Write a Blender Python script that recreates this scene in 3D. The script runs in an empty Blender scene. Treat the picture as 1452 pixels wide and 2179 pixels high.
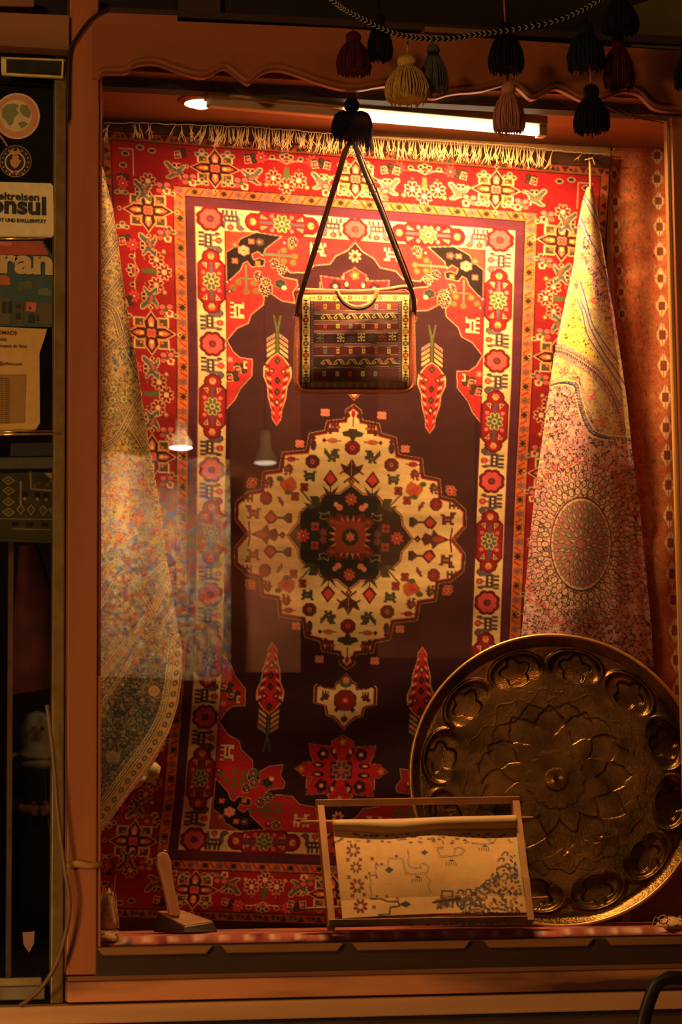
import bpy, math, random
import numpy as np
from mathutils import Vector, Matrix
random.seed(7)
rng = np.random.RandomState(11)
S = bpy.context.scene
# ------------------------------------------------------------------ camera
YAW, PITCH, ROLL, FPX, DIST, Z0 = 0.21387, 0.12923, 0.01039, 5400.0, 8.04, 2.4
FW = np.array([math.sin(YAW)*math.cos(PITCH), math.cos(YAW)*math.cos(PITCH), math.sin(PITCH)])
R0 = np.array([math.cos(YAW), -math.sin(YAW), 0.0])
U0 = np.cross(R0, FW)
RT = R0*math.cos(ROLL) - U0*math.sin(ROLL)
UP = R0*math.sin(ROLL) + U0*math.cos(ROLL)
CAM = -FW*DIST + np.array([0, 0, Z0])
cd = bpy.data.cameras.new('camera')
cd.sensor_fit = 'HORIZONTAL'; cd.sensor_width = 24.0; cd.lens = FPX*24.0/1452
cam = bpy.data.objects.new('camera', cd); S.collection.objects.link(cam)
cam.matrix_world = Matrix(((RT[0], UP[0], -FW[0], CAM[0]), (RT[1], UP[1], -FW[1], CAM[1]), (RT[2], UP[2], -FW[2], CAM[2]), (0, 0, 0, 1)))
cd.clip_end = 100
cd.dof.use_dof = True; cd.dof.focus_distance = 8.7; cd.dof.aperture_fstop = 4.0
S.camera = cam
# ------------------------------------------------------------------ world, lights, exposure
S.view_settings.view_transform = 'Standard'; S.view_settings.look = 'None'
S.view_settings.exposure = 0.0; S.view_settings.gamma = 1.0; S.view_settings.use_curve_mapping = False
S.cycles.use_denoising = True
S.cycles.max_bounces = 6; S.cycles.transparent_max_bounces = 12
S.cycles.caustics_reflective = False; S.cycles.caustics_refractive = False
W = bpy.data.worlds.new('night'); S.world = W; W.use_nodes = True
W.node_tree.nodes['Background'].inputs[0].default_value = (1.0, 0.50, 0.20, 1)
W.node_tree.nodes['Background'].inputs[1].default_value = 0.012
def light(name, kind, loc, energy, col, target=None, **kw):
    l = bpy.data.lights.new(name, kind); l.energy = energy; l.color = col
    for k, v in kw.items(): setattr(l, k, v)
    o = bpy.data.objects.new(name, l); S.collection.objects.link(o); o.location = loc
    if target is not None:
        o.rotation_euler = (Vector(target)-Vector(loc)).to_track_quat('-Z', 'Y').to_euler()
    return o
WARM = (1.0, 0.52, 0.17)
light('street_lamp_glow', 'AREA', (-3.4, -5.2, 4.6), 84, (1.0, 0.54, 0.20), (0.2, 0, 2.2), shape='DISK', size=0.5)
light('sill_fill_light', 'AREA', (-2.6, -2.4, 1.0), 34, (1.0, 0.56, 0.22), (0.6, 0, 0.95), shape='DISK', size=0.4)  # unseen fill light added low in front to brighten the sill boards

# ------------------------------------------------------------------ photograph pixel -> world point on a plane
def _ray(x, y):
    x = np.asarray(x, float); y = np.asarray(y, float)
    return FW*FPX + (x-726)[..., None]*RT - (y-1089.5)[..., None]*UP
def atp(x, y, ax, v):
    d = _ray(x, y); t = (v-CAM[ax])/d[..., ax]
    return CAM + d*t[..., None]
def at(x, y, Y): return atp(x, y, 1, Y)
def P(x, y, Y): return Vector(tuple(at(x, y, Y)))
def PZ(x, y, z): return Vector(tuple(atp(x, y, 2, z)))
# ------------------------------------------------------------------ materials
def lin(c):
    c = np.asarray(c, float)/255.0
    return np.where(c <= 0.04045, c/12.92, ((c+0.055)/1.055)**2.4)
MATS = {}
def mat(name, col, rough=0.6, metal=0.0, var=0.25, scale=30.0, stretch=(1, 1, 1), bump=0.1, detail=6, spec=0.4, emit=None, col2=None, lo=.35, hi=.65):
    if name in MATS: return MATS[name]
    m = bpy.data.materials.new(name); m.use_nodes = True; nt = m.node_tree; N = nt.nodes; L = nt.links
    b = N['Principled BSDF']; b.inputs['Roughness'].default_value = rough; b.inputs['Metallic'].default_value = metal
    b.inputs['Specular IOR Level'].default_value = spec
    c = lin(col)
    if emit:
        b.inputs['Emission Color'].default_value = (*emit[0], 1); b.inputs['Emission Strength'].default_value = emit[1]
        b.inputs['Base Color'].default_value = (*c, 1)
        MATS[name] = m; return m
    tc = N.new('ShaderNodeTexCoord'); mp = N.new('ShaderNodeMapping'); mp.inputs['Scale'].default_value = stretch
    L.new(tc.outputs['Object'], mp.inputs[0])
    nz = N.new('ShaderNodeTexNoise'); nz.inputs['Scale'].default_value = scale; nz.inputs['Detail'].default_value = detail
    L.new(mp.outputs[0], nz.inputs['Vector'])
    rp = N.new('ShaderNodeValToRGB'); L.new(nz.outputs['Fac'], rp.inputs[0])
    c2 = lin(col2) if col2 is not None else c*(1-var)
    rp.color_ramp.elements[0].position = lo; rp.color_ramp.elements[1].position = hi
    rp.color_ramp.elements[0].color = (*c2, 1); rp.color_ramp.elements[1].color = (*(c*(1+var*.4)), 1)
    L.new(rp.outputs[0], b.inputs['Base Color'])
    if bump:
        bp = N.new('ShaderNodeBump'); bp.inputs['Strength'].default_value = bump; bp.inputs['Distance'].default_value = 0.01
        L.new(nz.outputs['Fac'], bp.inputs['Height']); L.new(bp.outputs[0], b.inputs['Normal'])
    MATS[name] = m; return m
def woven(name, rough=0.9, bump=0.25, scale=500, spec=0.15, sheen=0.15, var=.18, gain=1.0):
    """surface coloured by the knots of its own mesh, with a pile of fine grain"""
    m = bpy.data.materials.new(name); m.use_nodes = True; nt = m.node_tree; N = nt.nodes; L = nt.links
    b = N['Principled BSDF']; b.inputs['Roughness'].default_value = rough; b.inputs['Specular IOR Level'].default_value = spec
    b.inputs['Sheen Weight'].default_value = sheen; b.inputs['Sheen Roughness'].default_value = 0.5
    a = N.new('ShaderNodeAttribute'); a.attribute_name = 'dye'
    tc = N.new('ShaderNodeTexCoord')
    nz = N.new('ShaderNodeTexNoise'); nz.inputs['Scale'].default_value = scale; nz.inputs['Detail'].default_value = 3
    mp = N.new('ShaderNodeMapping'); mp.inputs['Scale'].default_value = (.4, .4, 1.6)
    L.new(tc.outputs['Object'], mp.inputs[0]); L.new(mp.outputs[0], nz.inputs['Vector'])
    n2 = N.new('ShaderNodeTexNoise'); n2.inputs['Scale'].default_value = 28; n2.inputs['Detail'].default_value = 3
    L.new(mp.outputs[0], n2.inputs['Vector'])
    ad = N.new('ShaderNodeMath'); ad.operation = 'ADD'; L.new(nz.outputs['Fac'], ad.inputs[0]); L.new(n2.outputs['Fac'], ad.inputs[1])
    mr = N.new('ShaderNodeMapRange'); mr.inputs[1].default_value = .7; mr.inputs[2].default_value = 1.3
    mr.inputs[3].default_value = (1-var)*gain; mr.inputs[4].default_value = (1+var)*gain
    L.new(ad.outputs[0], mr.inputs[0])
    vm = N.new('ShaderNodeVectorMath'); vm.operation = 'SCALE'; L.new(a.outputs['Color'], vm.inputs[0]); L.new(mr.outputs[0], vm.inputs['Scale'])
    L.new(vm.outputs[0], b.inputs['Base Color'])
    bp = N.new('ShaderNodeBump'); bp.inputs['Strength'].default_value = bump; bp.inputs['Distance'].default_value = 0.004
    L.new(nz.outputs['Fac'], bp.inputs['Height']); L.new(bp.outputs[0], b.inputs['Normal'])
    return m
# ------------------------------------------------------------------ object helpers
col = S.collection
def tag(o, label=None, cat=None, group=None, kind=None):
    if label: o['label'] = label
    if cat: o['category'] = cat
    if group: o['group'] = group
    if kind: o['kind'] = kind
    return o
def empty(name, loc, label=None, cat=None, group=None, kind=None):
    o = bpy.data.objects.new(name, None); col.objects.link(o); o.location = tuple(loc); o.empty_display_size = .05
    return tag(o, label, cat, group, kind)
class MB:
    def __init__(s): s.v = []; s.f = []
    def add(s, vs, fs):
        n = len(s.v); s.v += [tuple(v) for v in vs]; s.f += [tuple(i+n for i in f) for f in fs]; return s
    def box(s, a, b):
        (x0, y0, z0), (x1, y1, z1) = a, b
        vs = [(x, y, z) for x in (x0, x1) for y in (y0, y1) for z in (z0, z1)]
        return s.add(vs, [(0, 1, 3, 2), (4, 6, 7, 5), (0, 4, 5, 1), (2, 3, 7, 6), (0, 2, 6, 4), (1, 5, 7, 3)])
    def bar(s, p0, p1, w, h, up=(0, 1, 0)):
        p0, p1 = Vector(p0), Vector(p1); d = (p1-p0).normalized(); a = d.cross(Vector(up)).normalized(); b = a.cross(d)
        vs = [p+a*(sx*w/2)+b*(sy*h/2) for p in (p0, p1) for sx, sy in ((-1, -1), (1, -1), (1, 1), (-1, 1))]
        return s.add(vs, [(3, 2, 1, 0), (4, 5, 6, 7), (0, 1, 5, 4), (1, 2, 6, 5), (2, 3, 7, 6), (3, 0, 4, 7)])
    def tube(s, pts, r, n=8, caps=True, flat=1.0, up=None):
        pts = [Vector(p) for p in pts]; R = r if isinstance(r, (list, tuple)) else [r]*len(pts)
        vs = []; fs = []; ref = Vector(up) if up else Vector((0.13, 1, 0.07))
        for i, p in enumerate(pts):
            d = (pts[min(i+1, len(pts)-1)]-pts[max(i-1, 0)]).normalized()
            a = d.cross(ref)
            if a.length < 1e-4: a = d.cross(Vector((1, 0, 0)))
            a.normalize(); b = a.cross(d)
            for k in range(n):
                t = 2*math.pi*k/n; vs.append(p+a*(math.cos(t)*R[i])+b*(math.sin(t)*R[i]*flat))
        for i in range(len(pts)-1):
            for k in range(n):
                k2 = (k+1) % n; fs.append((i*n+k, i*n+k2, (i+1)*n+k2, (i+1)*n+k))
        if caps: fs.append(tuple(range(n))[::-1]); fs.append(tuple((len(pts)-1)*n+k for k in range(n)))
        return s.add(vs, fs)
    def lathe(s, prof, c=(0, 0, 0), n=24, ax=None, wob=None, caps=True):
        c = Vector(c); M = Matrix.Identity(3)
        if ax is not None: M = Vector(ax).normalized().to_track_quat('Z', 'Y').to_matrix()
        vs = []; fs = []; m = len(prof)
        for i, (r, z) in enumerate(prof):
            for k in range(n):
                t = 2*math.pi*k/n; rr = max(r, 1e-4)*(wob(i, k, n) if wob else 1)
                vs.append(c+M@Vector((math.cos(t)*rr, math.sin(t)*rr, z)))
        for i in range(m-1):
            for k in range(n):
                k2 = (k+1) % n; fs.append((i*n+k, i*n+k2, (i+1)*n+k2, (i+1)*n+k))
        if caps: fs.append(tuple(range(n))[::-1]); fs.append(tuple((m-1)*n+k for k in range(n)))
        return s.add(vs, fs)
    def prism(s, pts, Y0, Y1):
        """pts: pixel outline on the plane Y0, carried straight back to Y1"""
        q = at(np.array([p[0] for p in pts]), np.array([p[1] for p in pts]), Y0); n = len(pts)
        vs = [tuple(a) for a in q] + [(a[0], Y1, a[2]) for a in q]
        return s.add(vs, [tuple(range(n))[::-1], tuple(range(n, 2*n))] + [(i, (i+1) % n, n+(i+1) % n, n+i) for i in range(n)])
    def build(s, name, m, parent=None, smooth=False, bevel=0.0, kind=None, label=None):
        me = bpy.data.meshes.new(name); me.from_pydata(s.v, [], s.f); me.update()
        import bmesh
        bm = bmesh.new(); bm.from_mesh(me); bmesh.ops.recalc_face_normals(bm, faces=bm.faces); bm.to_mesh(me); bm.free()
        if smooth: me.shade_smooth()
        if m: me.materials.append(m)
        o = bpy.data.objects.new(name, me); col.objects.link(o)
        if bevel:
            b = o.modifiers.new('bevel', 'BEVEL'); b.width = bevel; b.segments = 2; b.limit_method = 'ANGLE'
        if parent is not None:
            o.parent = parent; o.matrix_parent_inverse = Matrix.Translation(parent.location).inverted()
        if kind: o['kind'] = kind
        if label: o['label'] = label
        return o
def grid_mesh(name, XYZ, RGB, m, parent=None, smooth=True, label=None, kind=None, thick=0.0, back=(0, 1, 0)):
    """a woven sheet: XYZ (h,w,3) positions, RGB (h,w,3) dye of each knot (display values)"""
    h, w = XYZ.shape[:2]
    V = XYZ.reshape(-1, 3); C = lin(RGB.reshape(-1, 3))
    i = np.arange(h*w).reshape(h, w)
    F = np.stack([i[:-1, :-1], i[1:, :-1], i[1:, 1:], i[:-1, 1:]], -1).reshape(-1, 4)
    if thick:
        st = 6
        rr = sorted(set(list(range(0, h, st))+[h-1])); cc = sorted(set(list(range(0, w, st))+[w-1]))
        B = XYZ[np.ix_(rr, cc)] + np.array(back)*thick
        hb, wb = B.shape[:2]; j = np.arange(hb*wb).reshape(hb, wb)+h*w
        FB = np.stack([j[:-1, :-1], j[:-1, 1:], j[1:, 1:], j[1:, :-1]], -1).reshape(-1, 4)
        per = np.concatenate([i[0, :], i[1:, -1], i[-1, -2::-1], i[-2:0:-1, 0]])
        base = h*w+hb*wb; E = V[per]+np.array(back)*thick; n = len(per); k = np.arange(n)
        FE = np.stack([per, per[(k+1) % n], base+(k+1) % n, base+k], -1)
        V = np.concatenate([V, B.reshape(-1, 3), E]); C = np.concatenate([C, C[i[np.ix_(rr, cc)].ravel()]*.6, C[per]*.7])
        F = np.concatenate([F, FB, FE])
    me = bpy.data.meshes.new(name)
    me.vertices.add(len(V)); me.vertices.foreach_set('co', V.astype(np.float32).ravel())
    me.loops.add(F.size); me.loops.foreach_set('vertex_index', F.astype(np.int32).ravel())
    me.polygons.add(len(F)); me.polygons.foreach_set('loop_start', np.arange(0, F.size, 4, dtype=np.int32))
    me.update(calc_edges=True)
    a = me.color_attributes.new('dye', 'FLOAT_COLOR', 'POINT')
    a.data.foreach_set('color', np.concatenate([C, np.ones((len(C), 1))], 1).astype(np.float32).ravel())
    if smooth: me.shade_smooth()
    me.materials.append(m); me.validate()
    o = bpy.data.objects.new(name, me); col.objects.link(o)
    if parent is not None:
        o.parent = parent; o.matrix_parent_inverse = Matrix.Translation(parent.location).inverted()
    if label: o['label'] = label
    if kind: o['kind'] = kind
    return o
# ------------------------------------------------------------------ dyeing: a small rasteriser for woven and printed designs
class Cv:
    def __init__(s, x0, x1, y0, y1, step, col):
        s.x0, s.y0, s.st = x0, y0, step
        s.w = int(round((x1-x0)/step)); s.h = int(round((y1-y0)/step))
        s.a = np.empty((s.h, s.w, 3), np.float32); s.a[:] = col
        s.T = lambda p: p
    def _bb(s, q):
        i0 = max(0, int((q[:, 0].min()-s.x0)/s.st)-1); i1 = min(s.w, int((q[:, 0].max()-s.x0)/s.st)+2)
        j0 = max(0, int((q[:, 1].min()-s.y0)/s.st)-1); j1 = min(s.h, int((q[:, 1].max()-s.y0)/s.st)+2)
        return i0, i1, j0, j1
    def mask(s, q):
        i0, i1, j0, j1 = s._bb(q)
        if i1 <= i0 or j1 <= j0: return None
        X = (s.x0+(np.arange(i0, i1)+.5)*s.st)[None, :]; Y = (s.y0+(np.arange(j0, j1)+.5)*s.st)[:, None]
        ins = np.zeros((j1-j0, i1-i0), bool)
        xb, yb = q[-1]
        for xa, ya in q:
            if ya != yb:
                ins ^= ((Y < ya) != (Y < yb)) & (X < (xb-xa)*(Y-ya)/(yb-ya)+xa)
            xb, yb = xa, ya
        return (slice(j0, j1), slice(i0, i1)), ins
    def poly(s, pts, c):
        r = s.mask(s.T(np.asarray(pts, float)))
        if r is not None: s.a[r[0]][r[1]] = c
    def line(s, pts, w, c, closed=False):
        q = s.T(np.asarray(pts, float)); 
        if closed: q = np.vstack([q, q[:1]])
        for a, b in zip(q[:-1], q[1:]):
            pad = np.array([[w, w]]); i0, i1, j0, j1 = s._bb(np.vstack([np.minimum(a, b)-pad, np.maximum(a, b)+pad]))
            if i1 <= i0 or j1 <= j0: continue
            X = (s.x0+(np.arange(i0, i1)+.5)*s.st)[None, :]; Y = (s.y0+(np.arange(j0, j1)+.5)*s.st)[:, None]
            d = b-a; L2 = max((d**2).sum(), 1e-9)
            t = np.clip(((X-a[0])*d[0]+(Y-a[1])*d[1])/L2, 0, 1)
            s.a[j0:j1, i0:i1][((X-a[0]-t*d[0])**2+(Y-a[1]-t*d[1])**2) < (w/2)**2] = c
    def rect(s, x0, y0, x1, y1, c): s.poly([(x0, y0), (x1, y0), (x1, y1), (x0, y1)], c)
    def ell(s, x, y, rx, ry, c, n=14, rot=0):
        t = np.arange(n)*2*math.pi/n; cx, sy = np.cos(t)*rx, np.sin(t)*ry; ca, sa = math.cos(rot), math.sin(rot)
        s.poly(np.stack([x+cx*ca-sy*sa, y+cx*sa+sy*ca], -1), c)
    def ros(s, x, y, r, n, pet, out=None, cen=None, cen2=None, sy=1.0, pr=.40, po=.60):
        """rosette of n round petals"""
        for cc, k in ((out, 1.28), (pet, 1.0)):
            if cc is None: continue
            for i in range(n):
                t = 2*math.pi*(i+.5)/n; s.ell(x+math.cos(t)*r*po, y+math.sin(t)*r*po*sy, r*pr*k, r*pr*k*sy, cc, 10)
        if pet is not None: s.ell(x, y, r*.5, r*.5*sy, pet, 10)
        if cen is not None: s.ell(x, y, r*.36, r*.36*sy, cen, 10)
        if cen2 is not None: s.ell(x, y, r*.17, r*.17*sy, cen2, 8)
    def daisy(s, x, y, r, n, pet, out=None, cen=None, sy=1.0):
        for cc, k in ((out, 1), (pet, 0)):
            if cc is None: continue
            for i in range(n):
                t = 2*math.pi*(i+.5)/n; s.ell(x+math.cos(t)*r*.62, y+math.sin(t)*r*.62*sy, r*(.34+.11*k), r*(.20+.11*k), cc, 8, rot=t)
        if cen is not None: s.ell(x, y, r*.2, r*.2*sy, cen, 8)
    def stamp(s, bm, x, y, cw, ch, pal, rot=0, fx=False, fy=False, out=None):
        g = np.array([list(r.ljust(max(map(len, bm)), '.')) for r in bm]); 
        if fx: g = g[:, ::-1]
        if fy: g = g[::-1]
        g = np.rot90(g, rot); g = np.pad(g, 1, constant_values='.')
        if rot % 2: cw, ch = ch, cw
        # transformation may mirror
        p = s.T(np.array([[x, y], [x+1, y], [x, y+1]], float)); mx, my = (p[1, 0]-p[0, 0]), (p[2, 1]-p[0, 1])
        if mx < 0: g = g[:, ::-1]
        if my < 0: g = g[::-1]
        H, Wd = g.shape; px, py = p[0]; hw, hh = Wd*cw/2, H*ch/2
        i0, i1, j0, j1 = s._bb(np.array([[px-hw, py-hh], [px+hw, py+hh]]))
        if i1 <= i0 or j1 <= j0: return
        X = (s.x0+(np.arange(i0, i1)+.5)*s.st-px+hw)/cw; Y = (s.y0+(np.arange(j0, j1)+.5)*s.st-py+hh)/ch
        def look(dx, dy):
            a = np.clip((X+dx).astype(int), 0, Wd-1); b = np.clip((Y+dy).astype(int), 0, H-1); return g[np.ix_(b, a)]
        v = s.a[j0:j1, i0:i1]
        if out is not None:
            e = .55
            m = np.zeros((len(Y), len(X)), bool)
            for dx, dy in ((e, 0), (-e, 0), (0, e), (0, -e), (e*.7, e*.7), (-e*.7, -e*.7), (e*.7, -e*.7), (-e*.7, e*.7)): m |= look(dx, dy) != '.'
            v[m] = out
        q = look(0, 0)
        for k, c in pal.items(): v[q == k] = c
    def down(s, k=2):
        h, w = s.h//k*k, s.w//k*k
        return s.a[:h, :w].reshape(h//k, k, w//k, k, 3).mean((1, 3))
    def sample(s, X, Y):
        fx = np.clip((X-s.x0)/s.st-.5, 0, s.w-1.001); fy = np.clip((Y-s.y0)/s.st-.5, 0, s.h-1.001)
        i = fx.astype(int); j = fy.astype(int); u = (fx-i)[..., None]; v = (fy-j)[..., None]; a = s.a
        return (a[j, i]*(1-u)+a[j, i+1]*u)*(1-v)+(a[j+1, i]*(1-u)+a[j+1, i+1]*u)*v
def noise2(h, w, cell, rs, octv=1):
    out = np.zeros((h, w))
    for o in range(octv):
        c = cell/2**o; gh, gw = int(h/c)+3, int(w/c)+3; g = rs.rand(gh, gw)
        y = np.arange(h)/c; x = np.arange(w)/c; i = y.astype(int); j = x.astype(int)
        u = y-i; v = x-j; u = (u*u*(3-2*u))[:, None]; v = (v*v*(3-2*v))[None, :]
        out += ((g[np.ix_(i, j)]*(1-v)+g[np.ix_(i, j+1)]*v)*(1-u)+(g[np.ix_(i+1, j)]*(1-v)+g[np.ix_(i+1, j+1)]*v)*u)/2**o
    return out/sum(.5**o for o in range(octv))
# ================================================================== THE SHOPFRONT (structure)
def pt(x, y, Y): return at(x, y, Y)
XL, XR = at(215, 1100, 0)[0], at(1436, 640, 0)[0]
ZC = 3.815                                       # underside of the display ceiling
ZF = float(at(800, 2003, .04)[2])                # display floor
ZT = float(at(905, 1978, .13)[2])                # top of the rug folded on it
XW = -0.815
zpx = lambda y, Y=0.0: float(at(726, y, Y)[2])
wood = mat('frame_wood', (166, 96, 50), .45, var=.22, scale=9, stretch=(1, 1, .12), bump=.08, lo=.3, hi=.75)
woodh = mat('lintel_wood', (152, 84, 44), .45, var=.2, scale=9, stretch=(.1, 1, 1), bump=.08, lo=.3, hi=.75)
woodd = mat('dark_board_wood', (66, 42, 24), .6, var=.35, scale=12, stretch=(.08, 1, 1), bump=.1)
woodp = mat('pale_board_wood', (226, 166, 106), .55, var=.3, scale=10, stretch=(.07, 1, 1), bump=.15, lo=.3, hi=.7)
woodi = mat('display_lining_wood', (158, 104, 66), .5, var=.25, scale=7, stretch=(.15, 1, 1), bump=.05)
blackw = mat('stained_dark_timber', (26, 17, 12), .7, var=.4, scale=6)
bronze = mat('bronze_stile_metal', (120, 96, 44), .45, metal=.3, var=.25, scale=20)
stone = mat('paving_stone', (90, 76, 62), .8, var=.3, scale=4, bump=.3)
def st(name, kind='structure'): return empty(name, (0, 0, 0), kind=kind)
def struct(mb, name, m, **k): return mb.build(name, m, kind='structure', **k)
struct(MB().box((-7, -14, -.1), (7, 1.2, 0)), 'floor', stone)
# display box
struct(MB().box((XW-.03, .66, ZF-.1), (1.62, .72, ZC+.1)), 'wall_back', woodi)
struct(MB().box((XW-.03, .052, ZF-.1), (XW, .66, ZC+.1)), 'wall_left', woodd)
struct(MB().box((1.58, .02, ZF-.1), (1.64, .66, ZC+.1)), 'wall_right', woodi)
ceil = struct(MB().box((XW, .035, ZC), (1.58, .66, ZC+.04)), 'ceiling', woodi)
struct(MB().box((XW, .042, ZF-.08), (1.58, .66, ZF)), 'trim_1', woodi)
# battens at the back corner
tb = MB(); p0, p1 = at(770, 292, .63), at(1300, 324, .63)
tb.box((p0[0], .625, ZC-.028), (p1[0], .66, ZC)); struct(tb, 'trim_2', mat('pale_batten', (206, 160, 104), .5, var=.2, scale=20), bevel=.003)
tb = MB(); q0 = at(1292, 324, .63); tb.box((q0[0]-.014, .62, ZF), (q0[0]+.012, .66, ZC-.028)); struct(tb, 'trim_3', MATS['pale_batten'], bevel=.003)
# window frame
win = st('window_1')
xl0 = float(at(145, 1100, -.03)[0])
MB().box((xl0, -.03, zpx(2062)), (XL-.014, .05, zpx(40)+.02)).build('post', wood, win, bevel=.004)
MB().box((XL-.014, -.012, zpx(1440)), (XL, .035, zpx(176))).build('glazing_bead', mat('red_bead_wood', (168, 78, 40), .4, var=.2, scale=14, stretch=(1, 1, .1)), win, bevel=.004)
MB().box((XL-.014, -.020, zpx(2005)), (XL, .035, zpx(1443))).build('glazing_bead', wood, win, bevel=.003)
MB().box((XR, -.02, zpx(2062)), (XR+.18, .05, zpx(215))).build('post', wood, win, bevel=.004)
MB().box((XR-.012, .0, zpx(2005)), (XR, .03, zpx(222))).build('glazing_bead', mat('worn_pale_bead', (200, 150, 84), .45, var=.4, scale=20, stretch=(1, 1, .1)), win, bevel=.003)
curve = [(212, 168), (222, 158), (268, 156), (280, 145), (300, 138), (332, 137), (365, 148), (400, 160), (430, 166), (450, 160), (468, 149), (482, 148), (500, 160), (528, 180), (545, 165), (570, 152), (600, 151), (640, 163), (680, 178), (726, 190), (765, 192), (800, 186), (830, 183), (862, 190), (900, 205), (925, 210), (950, 203), (972, 199), (1020, 195), (1055, 186), (1080, 181), (1106, 190), (1131, 212), (1156, 203), (1181, 190), (1206, 198), (1236, 214), (1262, 218), (1290, 210), (1326, 197), (1361, 202), (1385, 226), (1410, 236), (1470, 240)]
def spl(p, k=4):
    o = []
    for i in range(len(p)-1):
        a, b, c, d = p[max(i-1, 0)], p[i], p[i+1], p[min(i+2, len(p)-1)]
        for j in range(k):
            t = j/k; o.append(tuple(.5*(2*b[m]+(c[m]-a[m])*t+(2*a[m]-5*b[m]+4*c[m]-d[m])*t*t+(3*b[m]-a[m]-3*c[m]+d[m])*t**3) for m in (0, 1)))
    return o+[p[-1]]
cs = spl(curve, 4)
MB().prism([(197, 26), (377, 33), (378, 45), (726, 60), (916, 74), (1200, 92), (1475, 110)]+cs[::-1]+[(197, 168)], -.035, -.012).build('scalloped_valance', woodh, win)
vdk = mat('valance_groove_wood', (104, 56, 30), .45, var=.2, scale=14)
mo = MB(); mo.tube([P(x, y-9, -.036) for x, y in cs], .0085, 8); mo.build('valance_moulding', woodh, win, smooth=True)
mo = MB(); mo.tube([P(x, y-3, -.034) for x, y in cs], .005, 6); mo.build('valance_moulding', vdk, win, smooth=True)
# sill rail with its raised beads
MB().box((XL-.02, -.028, zpx(2066)), (XR+.2, .04, zpx(2007))).build('sill_rail', woodd, win, bevel=.003)
bd = mat('sill_bead_wood', (150, 100, 54), .45, var=.25, scale=20, stretch=(.1, 1, 1))
for a, b in ((205, 452), (470, 730), (748, 1000), (1028, 1262), (1288, 1475)):
    p = at(a, 2008, -.03); q = at(b, 2008, -.03)
    w = [(p[0], 0), (q[0], 0), (q[0]-.02, -.024), (p[0]+.02, -.024)]
    z = zpx(2006); m = MB(); n = 4
    m.v = [(X, Yv, z+dz) for Yv in (-.045, -.02) for X, dz in w]; m.f = [(0, 1, 2, 3), (7, 6, 5, 4)]+[(i, (i+1) % 4, 4+(i+1) % 4, 4+i) for i in range(4)]
    m.build('sill_bead', bd, win, bevel=.004)
# glass
gm = bpy.data.materials.new('window_glass'); gm.use_nodes = True; nt = gm.node_tree; nt.nodes.remove(nt.nodes['Principled BSDF'])
tr = nt.nodes.new('ShaderNodeBsdfTransparent'); tr.inputs[0].default_value = (.97, .97, .96, 1)
gl = nt.nodes.new('ShaderNodeBsdfGlossy'); gl.inputs['Roughness'].default_value = 0.0; mx = nt.nodes.new('ShaderNodeMixShader'); mx.inputs[0].default_value = .075
fr = nt.nodes.new('ShaderNodeFresnel'); fr.inputs[0].default_value = 1.5; ma = nt.nodes.new('ShaderNodeMath'); ma.operation = 'MULTIPLY'; ma.inputs[1].default_value = 1.8
nt.links.new(fr.outputs[0], ma.inputs[0]); nt.links.new(ma.outputs[0], mx.inputs[0])
nt.links.new(tr.outputs[0], mx.inputs[1]); nt.links.new(gl.outputs[0], mx.inputs[2]); nt.links.new(mx.outputs[0], nt.nodes['Material Output'].inputs[0])
g = MB(); g.v = [(XL-.01, .012, zpx(2030)), (XR+.01, .012, zpx(2030)), (XR+.01, .012, zpx(120)), (XL-.01, .012, zpx(120))]; g.f = [(0, 1, 2, 3)]
g.build('glass_pane', gm, win)
# boards under the window
p = at(145, 2075, -.05); struct(MB().box((p[0], -.055, zpx(2074)), (1.6, .05, zpx(2064))), 'trim_4', mat('ledge_wood', (140, 88, 46), .5, var=.3, scale=9, stretch=(.1, 1, 1)), bevel=.003)
struct(MB().box((p[0], -.045, zpx(2118)), (1.6, .05, zpx(2075))), 'trim_5', mat('planed_board', (206, 134, 80), .5, col2=(84, 48, 30), scale=2.6, stretch=(.35, 1, 2), bump=.1, lo=.42, hi=.56), bevel=.003)
struct(MB().box((-2.2, -.075, zpx(2162)), (1.7, .05, zpx(2123))), 'trim_6', woodp, bevel=.005)
struct(MB().box((-2.2, -.068, zpx(2168)-.001), (1.7, .05, zpx(2163))), 'trim_7', blackw)
struct(MB().box((-3.3, -.05, 0), (3.2, .1, zpx(2168)-.002)), 'wall_front', mat('lower_shopfront', (96, 66, 44), .7, var=.3, scale=6))
# timber above the window
struct(MB().box((-3.3, .10, zpx(190)), (3.2, .16, zpx(-420))), 'wall_upper', blackw)
struct(MB().box((XR+.18, -.03, zpx(2168)), (3.2, .16, zpx(150))), 'wall_pier_right', woodd)
struct(MB().box((-3.3, -.03, zpx(2168)), (-2.2, .16, zpx(150))), 'wall_pier_left', woodd)
def beam(pts, Y0, Y1, m, name='beam'): return struct(MB().prism(pts, Y0, Y1), name, m, bevel=.003)
b1 = mat('upper_beam_wood', (146, 96, 52), .55, var=.3, scale=8, stretch=(.12, 1, 1), bump=.12)
beam([(-80, 22), (148, 32), (148, 106), (-80, 92)], -.05, .08, b1, 'trim_8')
beam([(150, 34), (208, 38), (170, 80), (150, 108)], -.02, .08, wood, 'trim_9')
beam([(-80, -20), (73, -20), (73, 15), (-80, 12)], -.02, .08, b1, 'trim_10')
beam([(155, -20), (211, -20), (211, 37), (155, 33)], -.0, .08, wood, 'trim_11')
beam([(905, 55), (1050, 64), (1050, 76), (905, 68)], .0, .08, b1, 'trim_12')
beam([(380, -30), (470, -30), (470, 30), (380, 30)], .06, .09, woodd, 'trim_13')
beam([(210, 12), (1475, 78), (1475, 96), (210, 28)], .05, .09, woodd, 'trim_14')
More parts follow.
